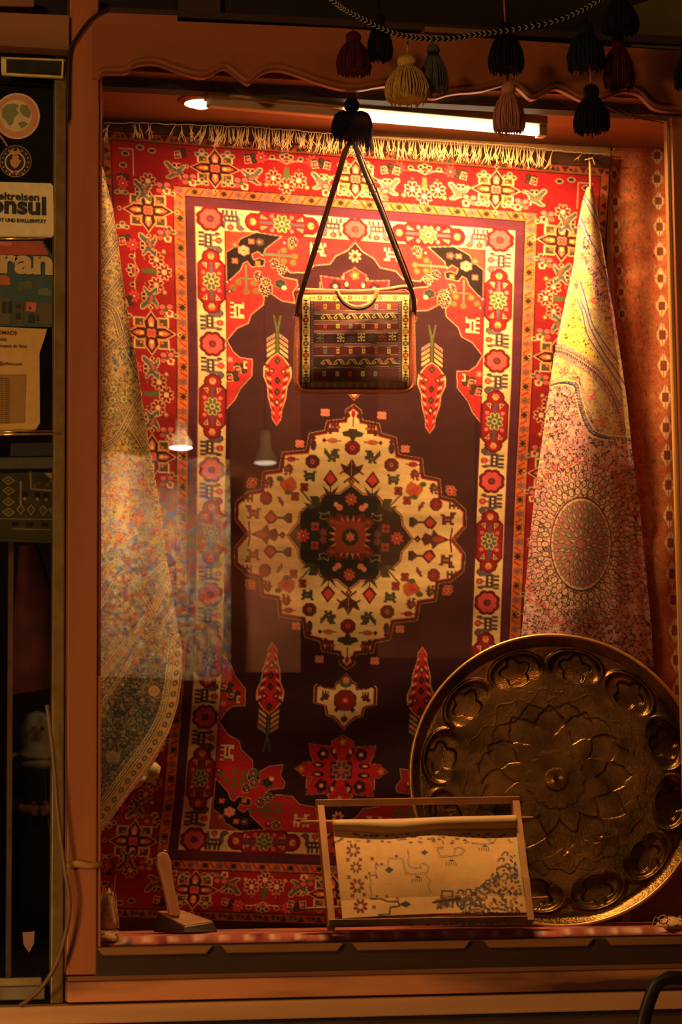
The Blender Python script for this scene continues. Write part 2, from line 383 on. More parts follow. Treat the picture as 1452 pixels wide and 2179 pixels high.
beam([(1345, 12), (1475, -30), (1475, 106), (1345, 100)], .07, .09, mat('olive_panel', (92, 84, 44), .6, var=.2, scale=5), 'trim_15')
# ------------------------------------------------------------------ the door beside the window
dr = st('door_1')
z0, z1 = zpx(2118, .1), zpx(118, .1)
xd = xl0
MB().box((xd-.042, .02, z0), (xd-.004, .07, z1)).build('stile', bronze, dr, bevel=.004)
MB().box((-2.2, .02, zpx(2112, .02)), (xd-.06, .06, zpx(2084, .02))).build('bottom_rail', mat('grey_rail', (128, 116, 88), .5, var=.3, scale=20), dr, bevel=.003)
MB().box((-2.2, .012, zpx(2083, .02)), (xd-.07, .05, zpx(2066, .02))).build('kick_strip', mat('pale_brass_strip', (196, 172, 110), .35, metal=.6, var=.25, scale=25), dr, bevel=.003)
MB().box((-2.2, .02, zpx(174, .02)), (xd-.06, .06, zpx(118, .02))).build('top_rail', blackw, dr)
g = MB(); g.v = [(-2.2, .045, zpx(2085)), (xd-.04, .045, zpx(2085)), (xd-.04, .045, zpx(160)), (-2.2, .045, zpx(160))]; g.f = [(0, 1, 2, 3)]
g.build('glass_pane', gm, dr)
# dim interior behind the door
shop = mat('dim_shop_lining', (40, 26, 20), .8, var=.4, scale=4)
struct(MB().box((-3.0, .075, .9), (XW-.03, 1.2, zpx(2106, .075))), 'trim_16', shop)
SZ = float(at(80, 2012, 9.2)[2])                 # floor of the room behind
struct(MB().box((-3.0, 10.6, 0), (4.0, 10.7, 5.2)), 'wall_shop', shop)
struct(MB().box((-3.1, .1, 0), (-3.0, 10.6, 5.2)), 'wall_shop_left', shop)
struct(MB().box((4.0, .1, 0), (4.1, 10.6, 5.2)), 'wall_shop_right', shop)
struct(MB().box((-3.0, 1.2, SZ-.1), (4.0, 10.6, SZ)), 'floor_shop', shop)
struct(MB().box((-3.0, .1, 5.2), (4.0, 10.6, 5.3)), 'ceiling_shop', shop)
light('shop_fill_light', 'POINT', (1.4, 8.0, 3.9), 26, (1.0, .56, .24), shadow_soft_size=.15)  # unseen point light added to light the dark room dimly
# ------------------------------------------------------------------ lamps of the display
dl = PZ(428, 214, ZC)
lamp = empty('ceiling_spotlight', dl, 'round recessed spotlight glowing in the display ceiling at the left', 'lamp')
cz = ZC-dl.z
MB().lathe([(.056, ZC-.012), (.062, ZC-.010), (.076, ZC-.004), (.080, ZC), (.056, ZC), (.056, ZC-.012)], (dl.x, dl.y, 0), 36, caps=False).build('trim_ring', mat('copper_ring', (186, 110, 70), .4, metal=.3, var=.1), lamp, smooth=True)
MB().lathe([(.001, ZC-.026), (.025, ZC-.023), (.044, ZC-.015), (.055, ZC-.003)], (dl.x, dl.y, 0), 28).build('bulb', mat('lit_bulb', (255, 230, 190), emit=((1, .66, .30), 26)), lamp, smooth=True)
light('spotlight_beam', 'SPOT', (dl.x, dl.y, ZC-.03), 38, WARM, (dl.x+.03, dl.y+.03, 2.6), spot_size=math.radians(116), spot_blend=.35, shadow_soft_size=.035)
# strip lamp
ZL = ZC-.03
f0, f1 = PZ(440, 200, ZL), PZ(1158, 262, ZL)
fx = empty('fluorescent_lamp', (f0+f1)/2, 'long cream strip lamp with glowing tube under the display ceiling', 'lamp')
f0.z = f1.z = ZL
enam = mat('cream_enamel', (206, 176, 130), .4, var=.08, scale=12)
MB().bar(f0, f1, .075, .03, up=(0, 0, 1)).build('housing', enam, fx, bevel=.004)
d = (f1-f0).normalized()
for q in (.15, .9): MB().bar(f0+d*q*(f1-f0).length+Vector((0, 0, .012)), Vector((*(f0+d*q*(f1-f0).length)[:2], ZC+.002)), .02, .02, up=(1, 0, 0)).build('bracket', enam, fx)
lt = mat('lit_tube', (255, 240, 210), emit=((1, .78, .46), 7))
t0, t1 = f0+d*.47+Vector((0, -.012, -.034)), f1-d*.03+Vector((0, -.012, -.034))
MB().tube([t0+(t1-t0)*i/10 for i in range(11)], .017, 14).build('tube', lt, fx, smooth=True)
MB().bar(f0+Vector((0, -.012, -.034)), t0, .04, .026, up=(0, 0, 1)).build('ballast_cover', enam, fx, bevel=.006)
MB().bar(t1, t1+d*.03, .042, .04, up=(0, 0, 1)).build('end_cap', enam, fx, bevel=.004)
mid = (t0+t1)/2+Vector((0, 0, -.03))
lo = light('strip_lamp_glow', 'AREA', mid, 52, (1.0, .56, .21), mid+Vector((0, .12, -1)), shape='RECTANGLE', size=float((t1-t0).length), size_y=.05)
# level the long side of the light with the tube
zax = Vector((0, -.25, 1)).normalized(); xax = (d-zax*d.dot(zax)).normalized(); yax = zax.cross(xax)
lo.matrix_world = Matrix(((xax.x, yax.x, zax.x, mid.x), (xax.y, yax.y, zax.y, mid.y), (xax.z, yax.z, zax.z, mid.z), (0, 0, 0, 1)))
# ================================================================== THE RED PICTORIAL CARPET
RED, CORAL, ORG, PUR, FLD = (148, 22, 29), (186, 42, 46), (212, 112, 62), (84, 34, 54), (56, 22, 31)
CRM, OUTL, BLK, TEAL, OLI, BLU, PNK, GLD, BRN, DRD = (238, 208, 150), (236, 190, 135), (30, 16, 18), (84, 88, 88), (84, 96, 56), (70, 66, 110), (226, 110, 105), (226, 172, 96), (70, 30, 24), (118, 24, 34)
_vL = np.array([-860, -678, -343, -143, 247, 357, 557, 672, 860.]); _xL = np.array([412, 415, 422, 420, 416, 409, 393, 380, 360.])
_xR = np.array([1104, 1097, 1088, 1078, 1063, 1060, 1053, 1046, 1036.])
_vS = np.array([-860, -678, -240, 0, 240, 670, 860.]); _sl = np.array([.075, .075, .052, .029, .030, .034, .034])
def rug_px(u, v):
    l = np.interp(v, _vL, _xL); r = np.interp(v, _vL, _xR)
    x = (l+r)/2+u*(r-l)/682.; y = 1143+v+np.interp(v, _vS, _sl)*(x-755)
    return x, y
def cuv(x, y):
    x = np.asarray(x, float); y = np.asarray(y, float); v = y-1143
    for _ in range(5): v = y-1143-np.interp(v, _vS, _sl)*(x-755)
    l = np.interp(v, _vL, _xL); r = np.interp(v, _vL, _xR)
    return np.stack([(x-(l+r)/2)*682./(r-l), v], -1)
def Q(*pts): return cuv([p[0] for p in pts], [p[1] for p in pts])
HAM = ["kb.kb..kb.kb......", "kb.kb..kb.kb......", "kb.kb..kb.kb......", "kb.kb..kb.kb......", ".bbbbbbbbbbbb.....", ".bkkkkkkkkkkb.....", ".bkwwkwwkwwkbb....", ".bkwwkwwkwwkbb....",
       ".bkkkkkkkkkkbb....", ".bbbbbbbbbbbbb....", ".bb...r....bbb....", ".bb...r....bbb....", "kbb..rrr...bbbk...", "kbb.rrprr..bbbbk..", "kk..rpppr..kbbbbbk", ".k..rrprr...kbbbk.", ".....rrr.....kbk.."]
GOAT = ["............ttt.", "....kk.kk..tttt.", "tt..kk.kk.tttt..", ".ttt.....tttt...", "..tttt.ttttt....", "...ttttttppt....", "...tttppppt.....", "..tttppppt......", ".ttt.tttttt.....", "ttt.....tttt....", "tttt......tttt.."]
BIRD = [".o......", "oo..oo..", ".o.oooo.", ".ooopoo.", "..oppooo", "..ooooo.", "...o.oo.", "..oo.o.."]
LAMB = [".kk.....", "kkkoooo.", ".kooooo.", "..opoppo", "..ooooo.", "..k.k.k.", "..k.k.k."]
BUG = ["k.k.k", ".kkk.", "kkkkk", ".kkk.", "k.k.k"]
SPAN = ["c.c..c.c", "c.c..c.c", "ccccccc.", "crkrrkc.", "ccccccc.", "cc...cc.", "cc...ccc"]
def star(c, x, y, s=1.0, sy=.8, wing=True):
    def T(p): return [(x+a*s, y+b*s*sy) for a, b in p]
    for pas in (0, 1, 2, 3):
        for k in range(4):
            a = k*math.pi/2; ca, sa = math.cos(a), math.sin(a)
            R = lambda p: T([(px*ca-py*sa, px*sa+py*ca) for px, py in p])
            if pas == 0:
                c.poly(R([(6, -15), (30, -19), (60, 0), (30, 19), (6, 15)]), OUTL)
                c.poly(R([(8, 8), (13, 38), (38, 38), (38, 13)]), OUTL); c.poly(R([(16, 42), (42, 42), (42, 16), (30, 12), (12, 30)]), OUTL)
                if wing: c.poly(R([(60, 0), (67, -7), (74, 0), (67, 7)]), OUTL); c.poly(R([(63, 0), (67, -4), (71, 0), (67, 4)]), BRN)
            elif pas == 1:
                c.poly(R([(8, -12), (30, -16), (55, 0), (30, 16), (8, 12)]), (58, 20, 22)); c.poly(R([(16, 16), (16, 38), (38, 38), (38, 16)]), (84, 66, 40))
                c.poly(R([(14, 14), (14, 36), (20, 36), (20, 20), (36, 20), (36, 14)]), (222, 150, 80)); c.poly(R([(22, 22), (22, 28), (28, 28), (28, 22)]), PNK)
            elif pas == 2:
                c.poly(R([(16, -6), (34, -8), (46, 0), (34, 8), (16, 6)]), PNK if k % 2 else (206, 90, 60)); c.poly(R([(18, -3), (28, -6), (25, -2), (42, 0), (25, 2), (28, 6), (18, 3)]), (250, 210, 120))
    c.poly(T([(-13, -13), (13, -13), (13, 13), (-13, 13)]), BRN)
    c.ros(x, y, 12*s, 4, (225, 80, 70), OUTL, (190, 26, 40), (240, 200, 130), sy=sy)
def spray(c, x, y, hor=True):
    """three rosettes under a lily; x,y the middle; hor: stands upright (top band), else lies on its side (side bands)"""
    M = (lambda a, b: (x+a, y+b*.86)) if hor else (lambda a, b: (x+b, y-a*.98))
    for a, b in ((-28, 12), (26, 14), (0, 30)): c.daisy(*M(a, b), 17, 8, (120, 22, 34), CRM, (236, 190, 150))
    c.poly([M(-4, -18), (M(5, -18)), M(6, 8), M(0, 18), M(-6, 8)], OLI); c.poly([M(-9, -2), M(0, 4), M(9, -2), M(0, 10)], OLI)
    c.line([M(-40, -34), M(40, -32)], 1.6, (206, 190, 150))
    for a in (-26, -14, 14, 26): c.line([M(0, -24), M(a, -44+abs(a)*.3)], 1.4, (206, 190, 150))
    for a, b in ((-9, -42), (9, -42), (-30, -39), (30, -39), (0, -46)): c.ell(*M(a, b), 6.4, 5, CRM, 8); c.ell(*M(a, b), 4.6, 3.4, (50, 40, 30), 8)
    for a in (-54, 54): c.daisy(*M(a, -36), 15, 8, (216, 70, 70), (120, 18, 26), (236, 190, 120))
    for a in (-44, 42): c.poly([M(a-7, 30), M(a, 24), M(a+8, 30), M(a, 38)], (140, 70, 50)); c.ell(*M(a+2, 30), 4, 4, GLD, 7)
    for a in (-26, 26): c.ell(*M(a, -12), 6, 5, (120, 30, 40), 6); c.ell(*M(a, -12), 3, 2.6, (196, 90, 60), 6)
def posy(c, x, y):
    for a, b, cc in ((-8, -6, PNK), (8, -7, PNK), (-9, 6, (200, 90, 80)), (9, 6, PNK)): c.ell(x+a, y+b, 9, 7.4, (110, 20, 28), 8); c.ell(x+a, y+b, 7, 5.6, cc, 8)
    c.poly([(x+2, y-2), (x+16, y+2), (x+14, y+14), (x+2, y+14), (x-2, y+6)], CRM); c.poly([(x+4, y+1), (x+12, y+4), (x+10, y+11), (x+4, y+10)], (190, 30, 40))
    c.ell(x, y, 5.5, 4.6, OLI, 8)
def bush(c, x, y, s=1):
    for a, b in ((-8, -5), (7, -7), (9, 6), (-8, 6)): c.ell(x+a*s, y+b*s, 8*s, 6.6*s, BLK, 8); c.ell(x+a*s, y+b*s, 5.8*s, 4.6*s, (60, 62, 40), 8)
    c.line([(x-14*s, y+12), (x-16*s, y-2), (x-2, y-4), (x+2, y+10), (x-14*s, y+12)], 1.6, CRM); c.ell(x-6*s, y+4, 5, 4, PNK, 7)
def sprig(c, x, y):
    for a, b in ((-9, 2), (0, -5), (9, 2)): c.ell(x+a, y+b, 6.6, 5, (220, 190, 140), 8); c.ell(x+a, y+b, 4.6, 3.2, (70, 80, 66), 8)
    c.ell(x, y+3, 3, 3, GLD, 6)
def paint_red_carpet():
    c = Cv(-540, 540, -852, 852, 1.0, (58, 30, 22))
    c.rect(-533, -826, 533, 826, (160, 74, 40)); c.rect(-534, -827, 534, -825, BLK); c.rect(-517, -808, 517, 808, BLK); c.rect(-515, -806, 515, 806, RED)
    c.rect(-388, -720, 388, 720, BLK); c.rect(-386, -718, 386, 718, ORG); c.rect(-362, -700, 362, 700, BLK); c.rect(-360.5, -698, 360.5, 698, PUR)
    c.rect(-342, -679, 342, 679, (120, 30, 30)); c.rect(-341, -678, 341, 678, CRM); c.rect(-279, -632, 279, 632, (90, 20, 24)); c.rect(-277, -630, 277, 630, CORAL)
    spans = None
    for sx in (1, -1):
        for sy in (1, -1):
            c.T = lambda p, sx=sx, sy=sy: p*np.array([sx, sy])
            # outer guard
            for k in range(14):
                x = -38*k-19
                c.poly([(x-12, -823), (x-4, -810), (x+4, -823)], (70, 26, 22)); c.poly([(x+6, -811), (x+12, -823), (x+18, -811)], (60, 66, 50)); c.ell(x-16, -816, 4, 4, (44, 40, 60), 6)
            for k in range(21):
                y = -38*k-19
                c.poly([(-531, y-12), (-518, y-4), (-531, y+4)], (70, 26, 22)); c.poly([(-519, y+6), (-531, y+12), (-519, y+18)], (60, 66, 50))
            # orange guard
            for k in range(13):
                x = -31*k
                if k % 2 == 0: c.daisy(x, -709, 8.5, 6, (150, 110, 120), (96, 50, 60), (60, 40, 90))
                else: c.stamp(BUG, x, -709, 3.4, 2.6, dict(k=(50, 36, 26)))
                c.line([(x-20, -703), (x-12, -714)], 3.2, (160, 44, 34)); c.line([(x-9, -717), (x, -719), (x+7, -716)], 1.3, (150, 56, 40))
            for k in range(23):
                y = -31*k
                if abs(y) > 704: continue
                if k % 2 == 0: c.daisy(-373, y, 8.5, 6, (150, 110, 120), (96, 50, 60), (60, 40, 90))
                else: c.stamp(BUG, -373, y, 2.9, 3.2, dict(k=(50, 36, 26)))
                c.line([(-378, y-19), (-367, y-12)], 3.2, (160, 44, 34)); c.line([(-382, y-8), (-384, y), (-382, y+6)], 1.3, (150, 56, 40))
            # red border
            for x in (0, -297): star(c, x, -762, .90, .80, wing=True)
            spray(c, -146, -762)
            for x, fx in ((-218, False), (-72, True), (-383, True)): c.stamp(GOAT, x, -752, 2.9, 3.1, dict(t=TEAL, k=(70, 20, 26), p=(206, 90, 60)), fx=fx, out=OUTL)
            for x in (-352, -242, -55, 55): posy(c, x, -735)
            for x in (-370, -222, -80, 66): bush(c, x, -790, .8)
            for x in (-325, -270, -24, 24): sprig(c, x, -792); sprig(c, x, -731)
            for k in range(3):
                y = -663+255*k
                star(c, -441, y, .92, .86)
                for dy in (-40, 40): sprig(c, -497, y+dy*.9); sprig(c, -397, y+dy); posy(c, -408, y+dy*1.25); bush(c, -492, y+dy*1.6, .8)
                if k == 2:
                    if sy > 0: continue
                    spray(c, -440, 0, hor=False)
                    for s in (-1, 1): c.stamp(GOAT, -444, s*62, 3.0, 3.3, dict(t=TEAL, k=(70, 20, 26), p=(206, 90, 60)), rot=1, fx=s > 0, out=OUTL)
                    continue
                spray(c, -440, y+127, hor=False)
                for s in (-1, 1): c.stamp(GOAT, -444, y+127+s*57, 3.0, 3.3, dict(t=TEAL, k=(70, 20, 26), p=(206, 90, 60)), rot=1, fx=s > 0, out=OUTL)
            c.line([(-500, -790), (-470, -790), (-470, -735)], 1.6, (206, 190, 150)); c.daisy(-440, -725, 17, 8, (120, 22, 34), CRM, (236, 190, 150)); c.daisy(-493, -716, 14, 8, (210, 70, 70), (120, 18, 26), GLD)
            for a, b in ((-486, -780), (-455, -795), (-430, -790), (-492, -755)): c.ell(a, b, 9, 6, (200, 180, 130), 8); c.ell(a, b, 6.6, 4, (50, 36, 26), 8)
            c.stamp(GOAT, -452, -727+22, 2.9, 3.2, dict(t=TEAL, k=(70, 20, 26), p=(206, 90, 60)), rot=1, out=OUTL)
            # cream band
            for x in (0, -312): c.ros(x, -655, 29, 8, (104, 22, 26), None, sy=.86); c.ros(x, -655, 22, 8, (214, 84, 84), None, (104, 22, 26), (230, 150, 130), sy=.86); c.ell(x, -655, 6, 5, (90, 80, 100), 6); c.ell(x, -655, 3, 2.6, RED, 6)
            for k in range(6):
                y = -655+262*k
                if y > 10: break
                c.ros(-309, y, 30, 8, (104, 22, 26), None, sy=.92); c.ros(-309, y, 23, 8, (214, 84, 84), None, (104, 22, 26), (230, 150, 130), sy=.92); c.ell(-309, y, 5.5, 5, (90, 80, 100), 6); c.ell(-309, y, 3, 2.6, RED, 6)
            def cart(x, y, hor):
                M = (lambda a, b: (x+a, y+b*.84)) if hor else (lambda a, b: (x+b, y+a*.86))
                for cc, e in (((84, 20, 22), 3), ((150, 26, 36), 0)):
                    c.poly([M(a, b) for a, b in ((-52-e, -16-e), (-42, -27-e), (42, -27-e), (52+e, -16-e), (52+e, 16+e), (42, 27+e), (-42, 27+e), (-52-e, 16+e))], cc)
                    for sgn in (-1, 1): c.ell(*M(sgn*60, 0), (17+e), (17+e) if hor else (14+e), cc, 10)
                for sgn in (-1, 1):
                    c.ell(*M(sgn*62, 0), 8, 8, GLD, 6); c.ell(*M(sgn*66, 0), 4, 4, PNK, 6)
                    c.poly([M(sgn*18, -4), M(sgn*48, -3), M(sgn*48, 3), M(sgn*18, 4)], (94, 84, 100))
                    for t in (-1, 1): c.poly([M(sgn*30, t*10), M(sgn*44, t*20), M(sgn*46, t*9)], CRM); c.poly([M(sgn*34, t*12), M(sgn*43, t*17), M(sgn*43, t*11)], OLI); c.ell(*M(sgn*21, t*17), 5, 5, (206, 120, 110), 6)
                c.daisy(x, y, 19, 8, OLI, (226, 200, 130), (200, 60, 70)); c.ell(x, y, 4, 4, (96, 60, 100), 8)
            cart(-156, -655, True)
            for k in range(3): cart(-309, -524+262*k, False) if k < 2 else cart(-309, 0, False)
            hp = dict(k=(56, 34, 40), b=(104, 86, 98), w=CRM, r=(170, 50, 56), p=PNK)
            for x, fx in ((-259, False), (-53, True)): c.stamp(HAM, x, -655, 2.75, 2.5, hp, fx=fx)
            for k in range(6):
                y0 = -655+262*k
                for dy, fx in ((51, True), (-51, False)):
                    y = y0+dy
                    if y < -640 or y > 20: continue
                    c.stamp(HAM, -309, y, 2.5, 3.0, hp, rot=1, fx=fx)
            # the aubergine field
            edge = Q((757, 516), (740, 533), (716, 544), (702, 562), (668, 565), (653, 580), (617, 580), (609, 569), (596, 571), (594, 583), (603, 590), (632, 596), (634, 608), (623, 622), (628, 645), (600, 640), (579, 626), (580, 608), (572, 600), (560, 598), (552, 608), (552, 619), (563, 624), (561, 648), (535, 669), (528, 688), (505, 698), (483, 724), (496, 748), (512, 762), (537, 764), (536, 800), (512, 826), (500, 850), (478, 868))
            edge = np.vstack([[(0, edge[0, 1])], edge[1:-1], [(-277, edge[-1, 1])]])
            fp = np.vstack([edge, [(-277, 1), (1, 1), (1, edge[0, 1])]])
            c.poly(fp, FLD); c.line(edge, 4.6, BRN); c.line(edge, 2.0, (236, 170, 140))
            # spandrel: dark cloud with rosettes, trees, beasts
            cl = Q((545, 494), (600, 503), (565, 530), (560, 545), (549, 535), (536, 541), (540, 553), (552, 549), (564, 553), (562, 566), (535, 568), (527, 556), (518, 560), (512, 575), (483, 602), (482, 536), (495, 528), (505, 522), (512, 508))
            c.poly(Q((481, 492), (545, 494), (512, 508), (505, 522), (481, 536)), (150, 60, 50)); c.poly(cl, BLK); c.line(cl, 1.5, (226, 180, 130), True)
            for x, y, r, n, a in ((519, 533, 13, 6, (240, 150, 120)), (535, 514, 8, 4, (230, 90, 80)), (500, 555, 8, 4, (230, 90, 80)), (553, 515, 9, 5, (96, 60, 60)), (500, 520, 9, 5, (170, 80, 60)), (549, 560, 7, 4, (206, 110, 60))):
                q = cuv([x], [y])[0]; c.ros(*q, r, n, a, (90, 70, 60), GLD, RED, sy=.85)
            for x, y, hor in ((590, 543, True), (524, 590, False)):
                q = cuv([x], [y])[0]; M = (lambda a, b: (q[0]+a, q[1]+b*.8)) if hor else (lambda a, b: (q[0]+b*1.2, q[1]+a*.8))
                c.line([M(-30, 0), M(40, 0)], 4.5, (84, 110, 84)); c.line([M(4, -12), M(4, 12)], 3, (84, 110, 84))
                for a, b in ((14, -14), (14, 14), (38, 0), (34, 17), (30, -24)): c.ell(*M(a, b), 8, 7, (150, 84, 40), 8); c.ell(*M(a, b), 5, 4.4, (90, 110, 60), 8)
                for a, b in ((-6, 22), (34, -38 if hor else 34), (10, 36)): c.daisy(*M(a, b), 11, 8, (40, 30, 30), CRM, (200, 40, 50))
                for a, b in ((16, -34), (40, -30), (-10, 24)): c.poly([M(a-7, b), M(a, b-12), M(a+7, b), M(a, b+8)], (100, 26, 60)); c.ell(*M(a, b), 3, 3, GLD, 6)
            q = cuv([597], [604])[0]; c.ros(*q, 12, 6, (40, 44, 40), (84, 110, 80), (60, 60, 50), sy=.8); c.ell(q[0]+8, q[1]+8, 6, 5, CRM, 6)
            q = cuv([677], [530])[0]; c.stamp(SPAN, *q, 4.2, 4.0, dict(c=CRM, r=RED, k=BRN)); q = cuv([505], [660])[0]; c.stamp(SPAN, *q, 4.2, 4.4, dict(c=CRM, r=RED, k=BRN), rot=1, out=(150, 24, 34))
            for x, y in ((512, 783), (495, 800)): q = cuv([x], [y])[0]; bush(c, *q, .9)
            q = cuv([522], [776])[0]; c.stamp(["cc", "c.", "c.", "cc"], *q, 4, 4, dict(c=CRM)); q = cuv([490], [765])[0]; c.ros(*q, 8, 5, PNK, BRN, GLD)
            # small red motifs in the field near the apex, and the stepped red star
            q = (0, -588); c.daisy(0, -598, 15, 8, (240, 176, 130), None, (190, 40, 40))
            st = [(0, -576), (-13, -563), (-13, -553), (-28, -553), (-28, -532), (-75, -537), (-75, -515), (-66, -500), (-84, -497)]
            c.poly(st+[(0, -497)], (200, 34, 46)); c.line(st, 3, BRN); c.line(st, 1.4, (236, 160, 120))
            c.ros(0, -555, 9, 5, (210, 110, 60), BRN, GLD)
            c.poly([(-4, -500), (-8, -520), (-18, -538), (-24, -524), (-18, -510)], BLK); c.line([(-6, -502), (-10, -518), (-19, -528)], 2.4, (250, 210, 160)); c.ell(-46, -520, 13, 11, BLK, 8); c.ell(-46, -520, 7, 6, (210, 100, 80), 6)
            c.ell(-30, -502, 10, 5, (236, 190, 140), 8); c.ell(-30, -502, 7, 3, BLK, 8); c.ell(-60, -503, 9, 6, (190, 110, 60), 8); c.ell(0, -500, 20, 12, (60, 40, 36), 8)
            c.line([(0, -512), (0, -497)], 2, GLD); c.line([(-16, -500), (0, -500)], 2, (190, 110, 60))
            # cypress
            q = cuv([590], [830])[0]; X, Y = q
            cy = [(0, 74), (-9, 60), (-11, 40), (-18, 16), (-20, -8), (-28, -28), (-27, -48), (-12, -68), (0, -76), (12, -68), (27, -48), (28, -28), (20, -8), (18, 16), (11, 40), (9, 60)]
            c.poly([(X+a*1.12, Y+b*1.03) for a, b in cy], OUTL); c.poly([(X+a, Y+b) for a, b in cy], (200, 40, 46))
            for i in range(13):
                b = -50+i*9; w = 26*(1-(b+50)/135)+2
                for sg in (-1, 1): c.poly([(X+sg*(w*.55), Y+b), (X+sg*w*1.02, Y+b-5), (X+sg*w*1.02, Y+b-1), (X+sg*w*.6, Y+b+4)], CRM if i % 2 else BRN)
            for b, cc in ((-62, OLI), (-20, (70, 60, 60)), (4, OLI), (26, OUTL)): c.poly([(X, Y+b-9), (X+7, Y+b), (X, Y+b+9), (X-7, Y+b)], BLK); c.poly([(X, Y+b-5), (X+4, Y+b), (X, Y+b+5), (X-4, Y+b)], cc)
            for sg in (-1, 1): c.ell(X+sg*13, Y-40, 7, 7, (100, 26, 50), 8); c.ell(X+sg*13, Y-40, 3, 3, GLD, 6)
            c.poly([(X-3, Y-78), (X-3, Y-128), (X-9, Y-158), (X-5, Y-158), (X, Y-134), (X+6, Y-158), (X+10, Y-158), (X+4, Y-128), (X+3, Y-78)], (80, 92, 40))
            for i, cc in enumerate(((104, 96, 120), (206, 120, 96), (226, 150, 80), (236, 180, 130))):
                for sg in (-1, 1):
                    b = -120+i*11; c.poly([(X+sg*5, Y+b), (X+sg*23, Y+b+13), (X+sg*23, Y+b+20), (X+sg*5, Y+b+7)], OUTL); c.poly([(X+sg*6, Y+b+1.6), (X+sg*22, Y+b+14.5), (X+sg*22, Y+b+18.6), (X+sg*6, Y+b+5.6)], cc)
            # pendant
            pd = [(0, -278), (-15, -292), (-22, -298), (-22, -308), (-70, -308+4), (-66, -330), (-73, -348), (-58, -366)]
            pe = [(0, -283-0), (-22, -298), (-30, -306), (-52, -306), (-52, -330), (-66, -330), (-66, -366), (-44, -362), (-24, -366), (-16, -392), (0, -400)]
            pp = [(0, -293), (-20, -306), (-26, -312), (-26, -330), (-62, -330), (-66, -366), (-58, -362), (-44, -358), (-24, -360), (-24, -384), (0, -400)]
            pq = [(0, -296), (-17, -314), (-20, -330), (-23, -340), (-40, -342), (-42, -362), (-63, -364), (-66, -381), (-60, -384), (-26, -384)]
            pc = [(0, 404), (-18, 386), (-36, 376), (-38, 364), (-60, 356), (-62, 328), (-66, 324), (-50, 326), (-30, 324), (-24, 308), (0, 292)]
            pc = [(a, -(347+b)) for a, b in ((0, 62), (-10, 48), (-24, 36), (-38, 33), (-42, 15), (-50, 12), (-66, 8), (-66, -26), (-60, -31), (-54, -25), (-24, -22), (-22, -34), (-14, -38), (0, -54))]; 
            c.poly([(a*1.08, b+(b+348)*.06) for a, b in pc], OUTL); c.poly([(a*1.04, b+(b+348)*.03) for a, b in pc], DRD); c.poly([(a*.95, b-(b+348)*.05) for a, b in pc], CRM)
            c.ros(0, -348, 24, 8, (140, 36, 40), BRN, (200, 60, 56), GLD, sy=.9); c.ell(0, -388, 8, 7, (90, 40, 40), 8); c.ell(0, -312, 14, 9, (80, 100, 60), 8); c.ell(0, -308, 8, 5, (230, 130, 90), 8)
            c.stamp(LAMB, -46, -340, 2.8, 3.2, dict(k=BRN, o=(80, 50, 50), p=RED)); c.poly([(-24, -368), (-18, -374), (-12, -368), (-18, -362)], BRN)
            # medallion
            o = Q((745, 864), (766, 875), (769, 897), (805, 904), (809, 925), (841, 934), (846, 970), (896, 979), (900, 1015), (934, 1022), (937, 1059), (966, 1066), (989, 1087), (989, 1120), (963, 1141))
            o[:, 0] *= -1; o[0, 0] = 0; o[-1, 1] = 0
            oo = np.vstack([o, [(1, 0), (1, o[0, 1])]])
            c.poly(oo, CRM); c.line(o, 9, (226, 176, 120)); c.line(o, 6.4, BRN); c.line(o-np.array([[-3, -3]]), 2.2, (190, 40, 44))
            for x, y in ((700, 883), (652, 953), (556, 1026), (522, 1026), (628, 950)):
                pass
            for a, b in ((-62, -262), (-116, -193), (-218, -110), (-222, -104)): c.ros(a, b, 11, 4, PNK if a > -200 else (170, 60, 60), (236, 170, 130), GLD, RED, sy=.8)
            inn = Q((741, 1032), (772, 1052), (801, 1054), (812, 1066), (814, 1081), (840, 1084), (854, 1098), (856, 1117), (878, 1140))
            inn[:, 0] *= -1; inn[0, 0] = 0; inn[-1, 1] = 0
            c.poly(np.vstack([inn, [(1, 0), (1, inn[0, 1])]]), (44, 40, 34)); c.line(inn, 5.5, BRN); c.line(inn, 2.4, (226, 160, 110))
            # ornaments of the cream ground (one quarter)
            def m(px, py): return tuple(cuv([px], [py])[0])
            c.poly([(-9, -230), (9, -230), (10, -218), (0, -200), (-10, -218)], (70, 40, 36)); c.poly([(-24, -222), (0, -230), (0, -212), (-20, -214)], (56, 58, 40)); c.ell(-14, -258, 8, 6, (80, 26, 30), 7); c.line([(0, -262), (0, -236)], 2, BRN); c.ell(0, -262, 5, 8, (150, 30, 34), 6)
            c.stamp(LAMB, -42, -232, 3.6, 4.4, dict(k=BRN, o=(96, 40, 36), p=(200, 100, 60)), fy=True)
            c.ros(0, -190, 16, 8, (120, 30, 34), BRN, (200, 80, 60), (60, 60, 60), sy=.9)
            c.poly([(0, -168), (-10, -150), (-26, -156), (-18, -138), (-8, -132), (0, -126)], (84, 44, 40)); c.line([(0, -150), (-26, -134)], 3, BRN); c.line([(0, -128), (-16, -116)], 4, (84, 44, 40)); c.poly([(-7, -118), (0, -125), (7, -118), (0, -110)], BRN); c.poly([(-4, -118), (0, -122), (4, -118), (0, -113)], (200, 120, 60))
            c.stamp(["o....oooo", "oo..oooo.", "ooo.oooo.", ".oooooooo", "..ooppooo", "...oooo..", "..oo.oo.."], -45, -172, 3.8, 4.0, dict(o=(70, 72, 56), p=(170, 90, 50)))
            c.line([(-64, -203), (-26, -203)], 3, BRN); c.ell(-44, -203, 12, 6, (180, 100, 60), 8); c.ell(-62, -203, 5, 5, BRN, 4); c.ell(-86, -192, 7, 12, (60, 50, 70), 8); c.poly([(-92, -206), (-86, -214), (-80, -206), (-86, -200)], BRN)
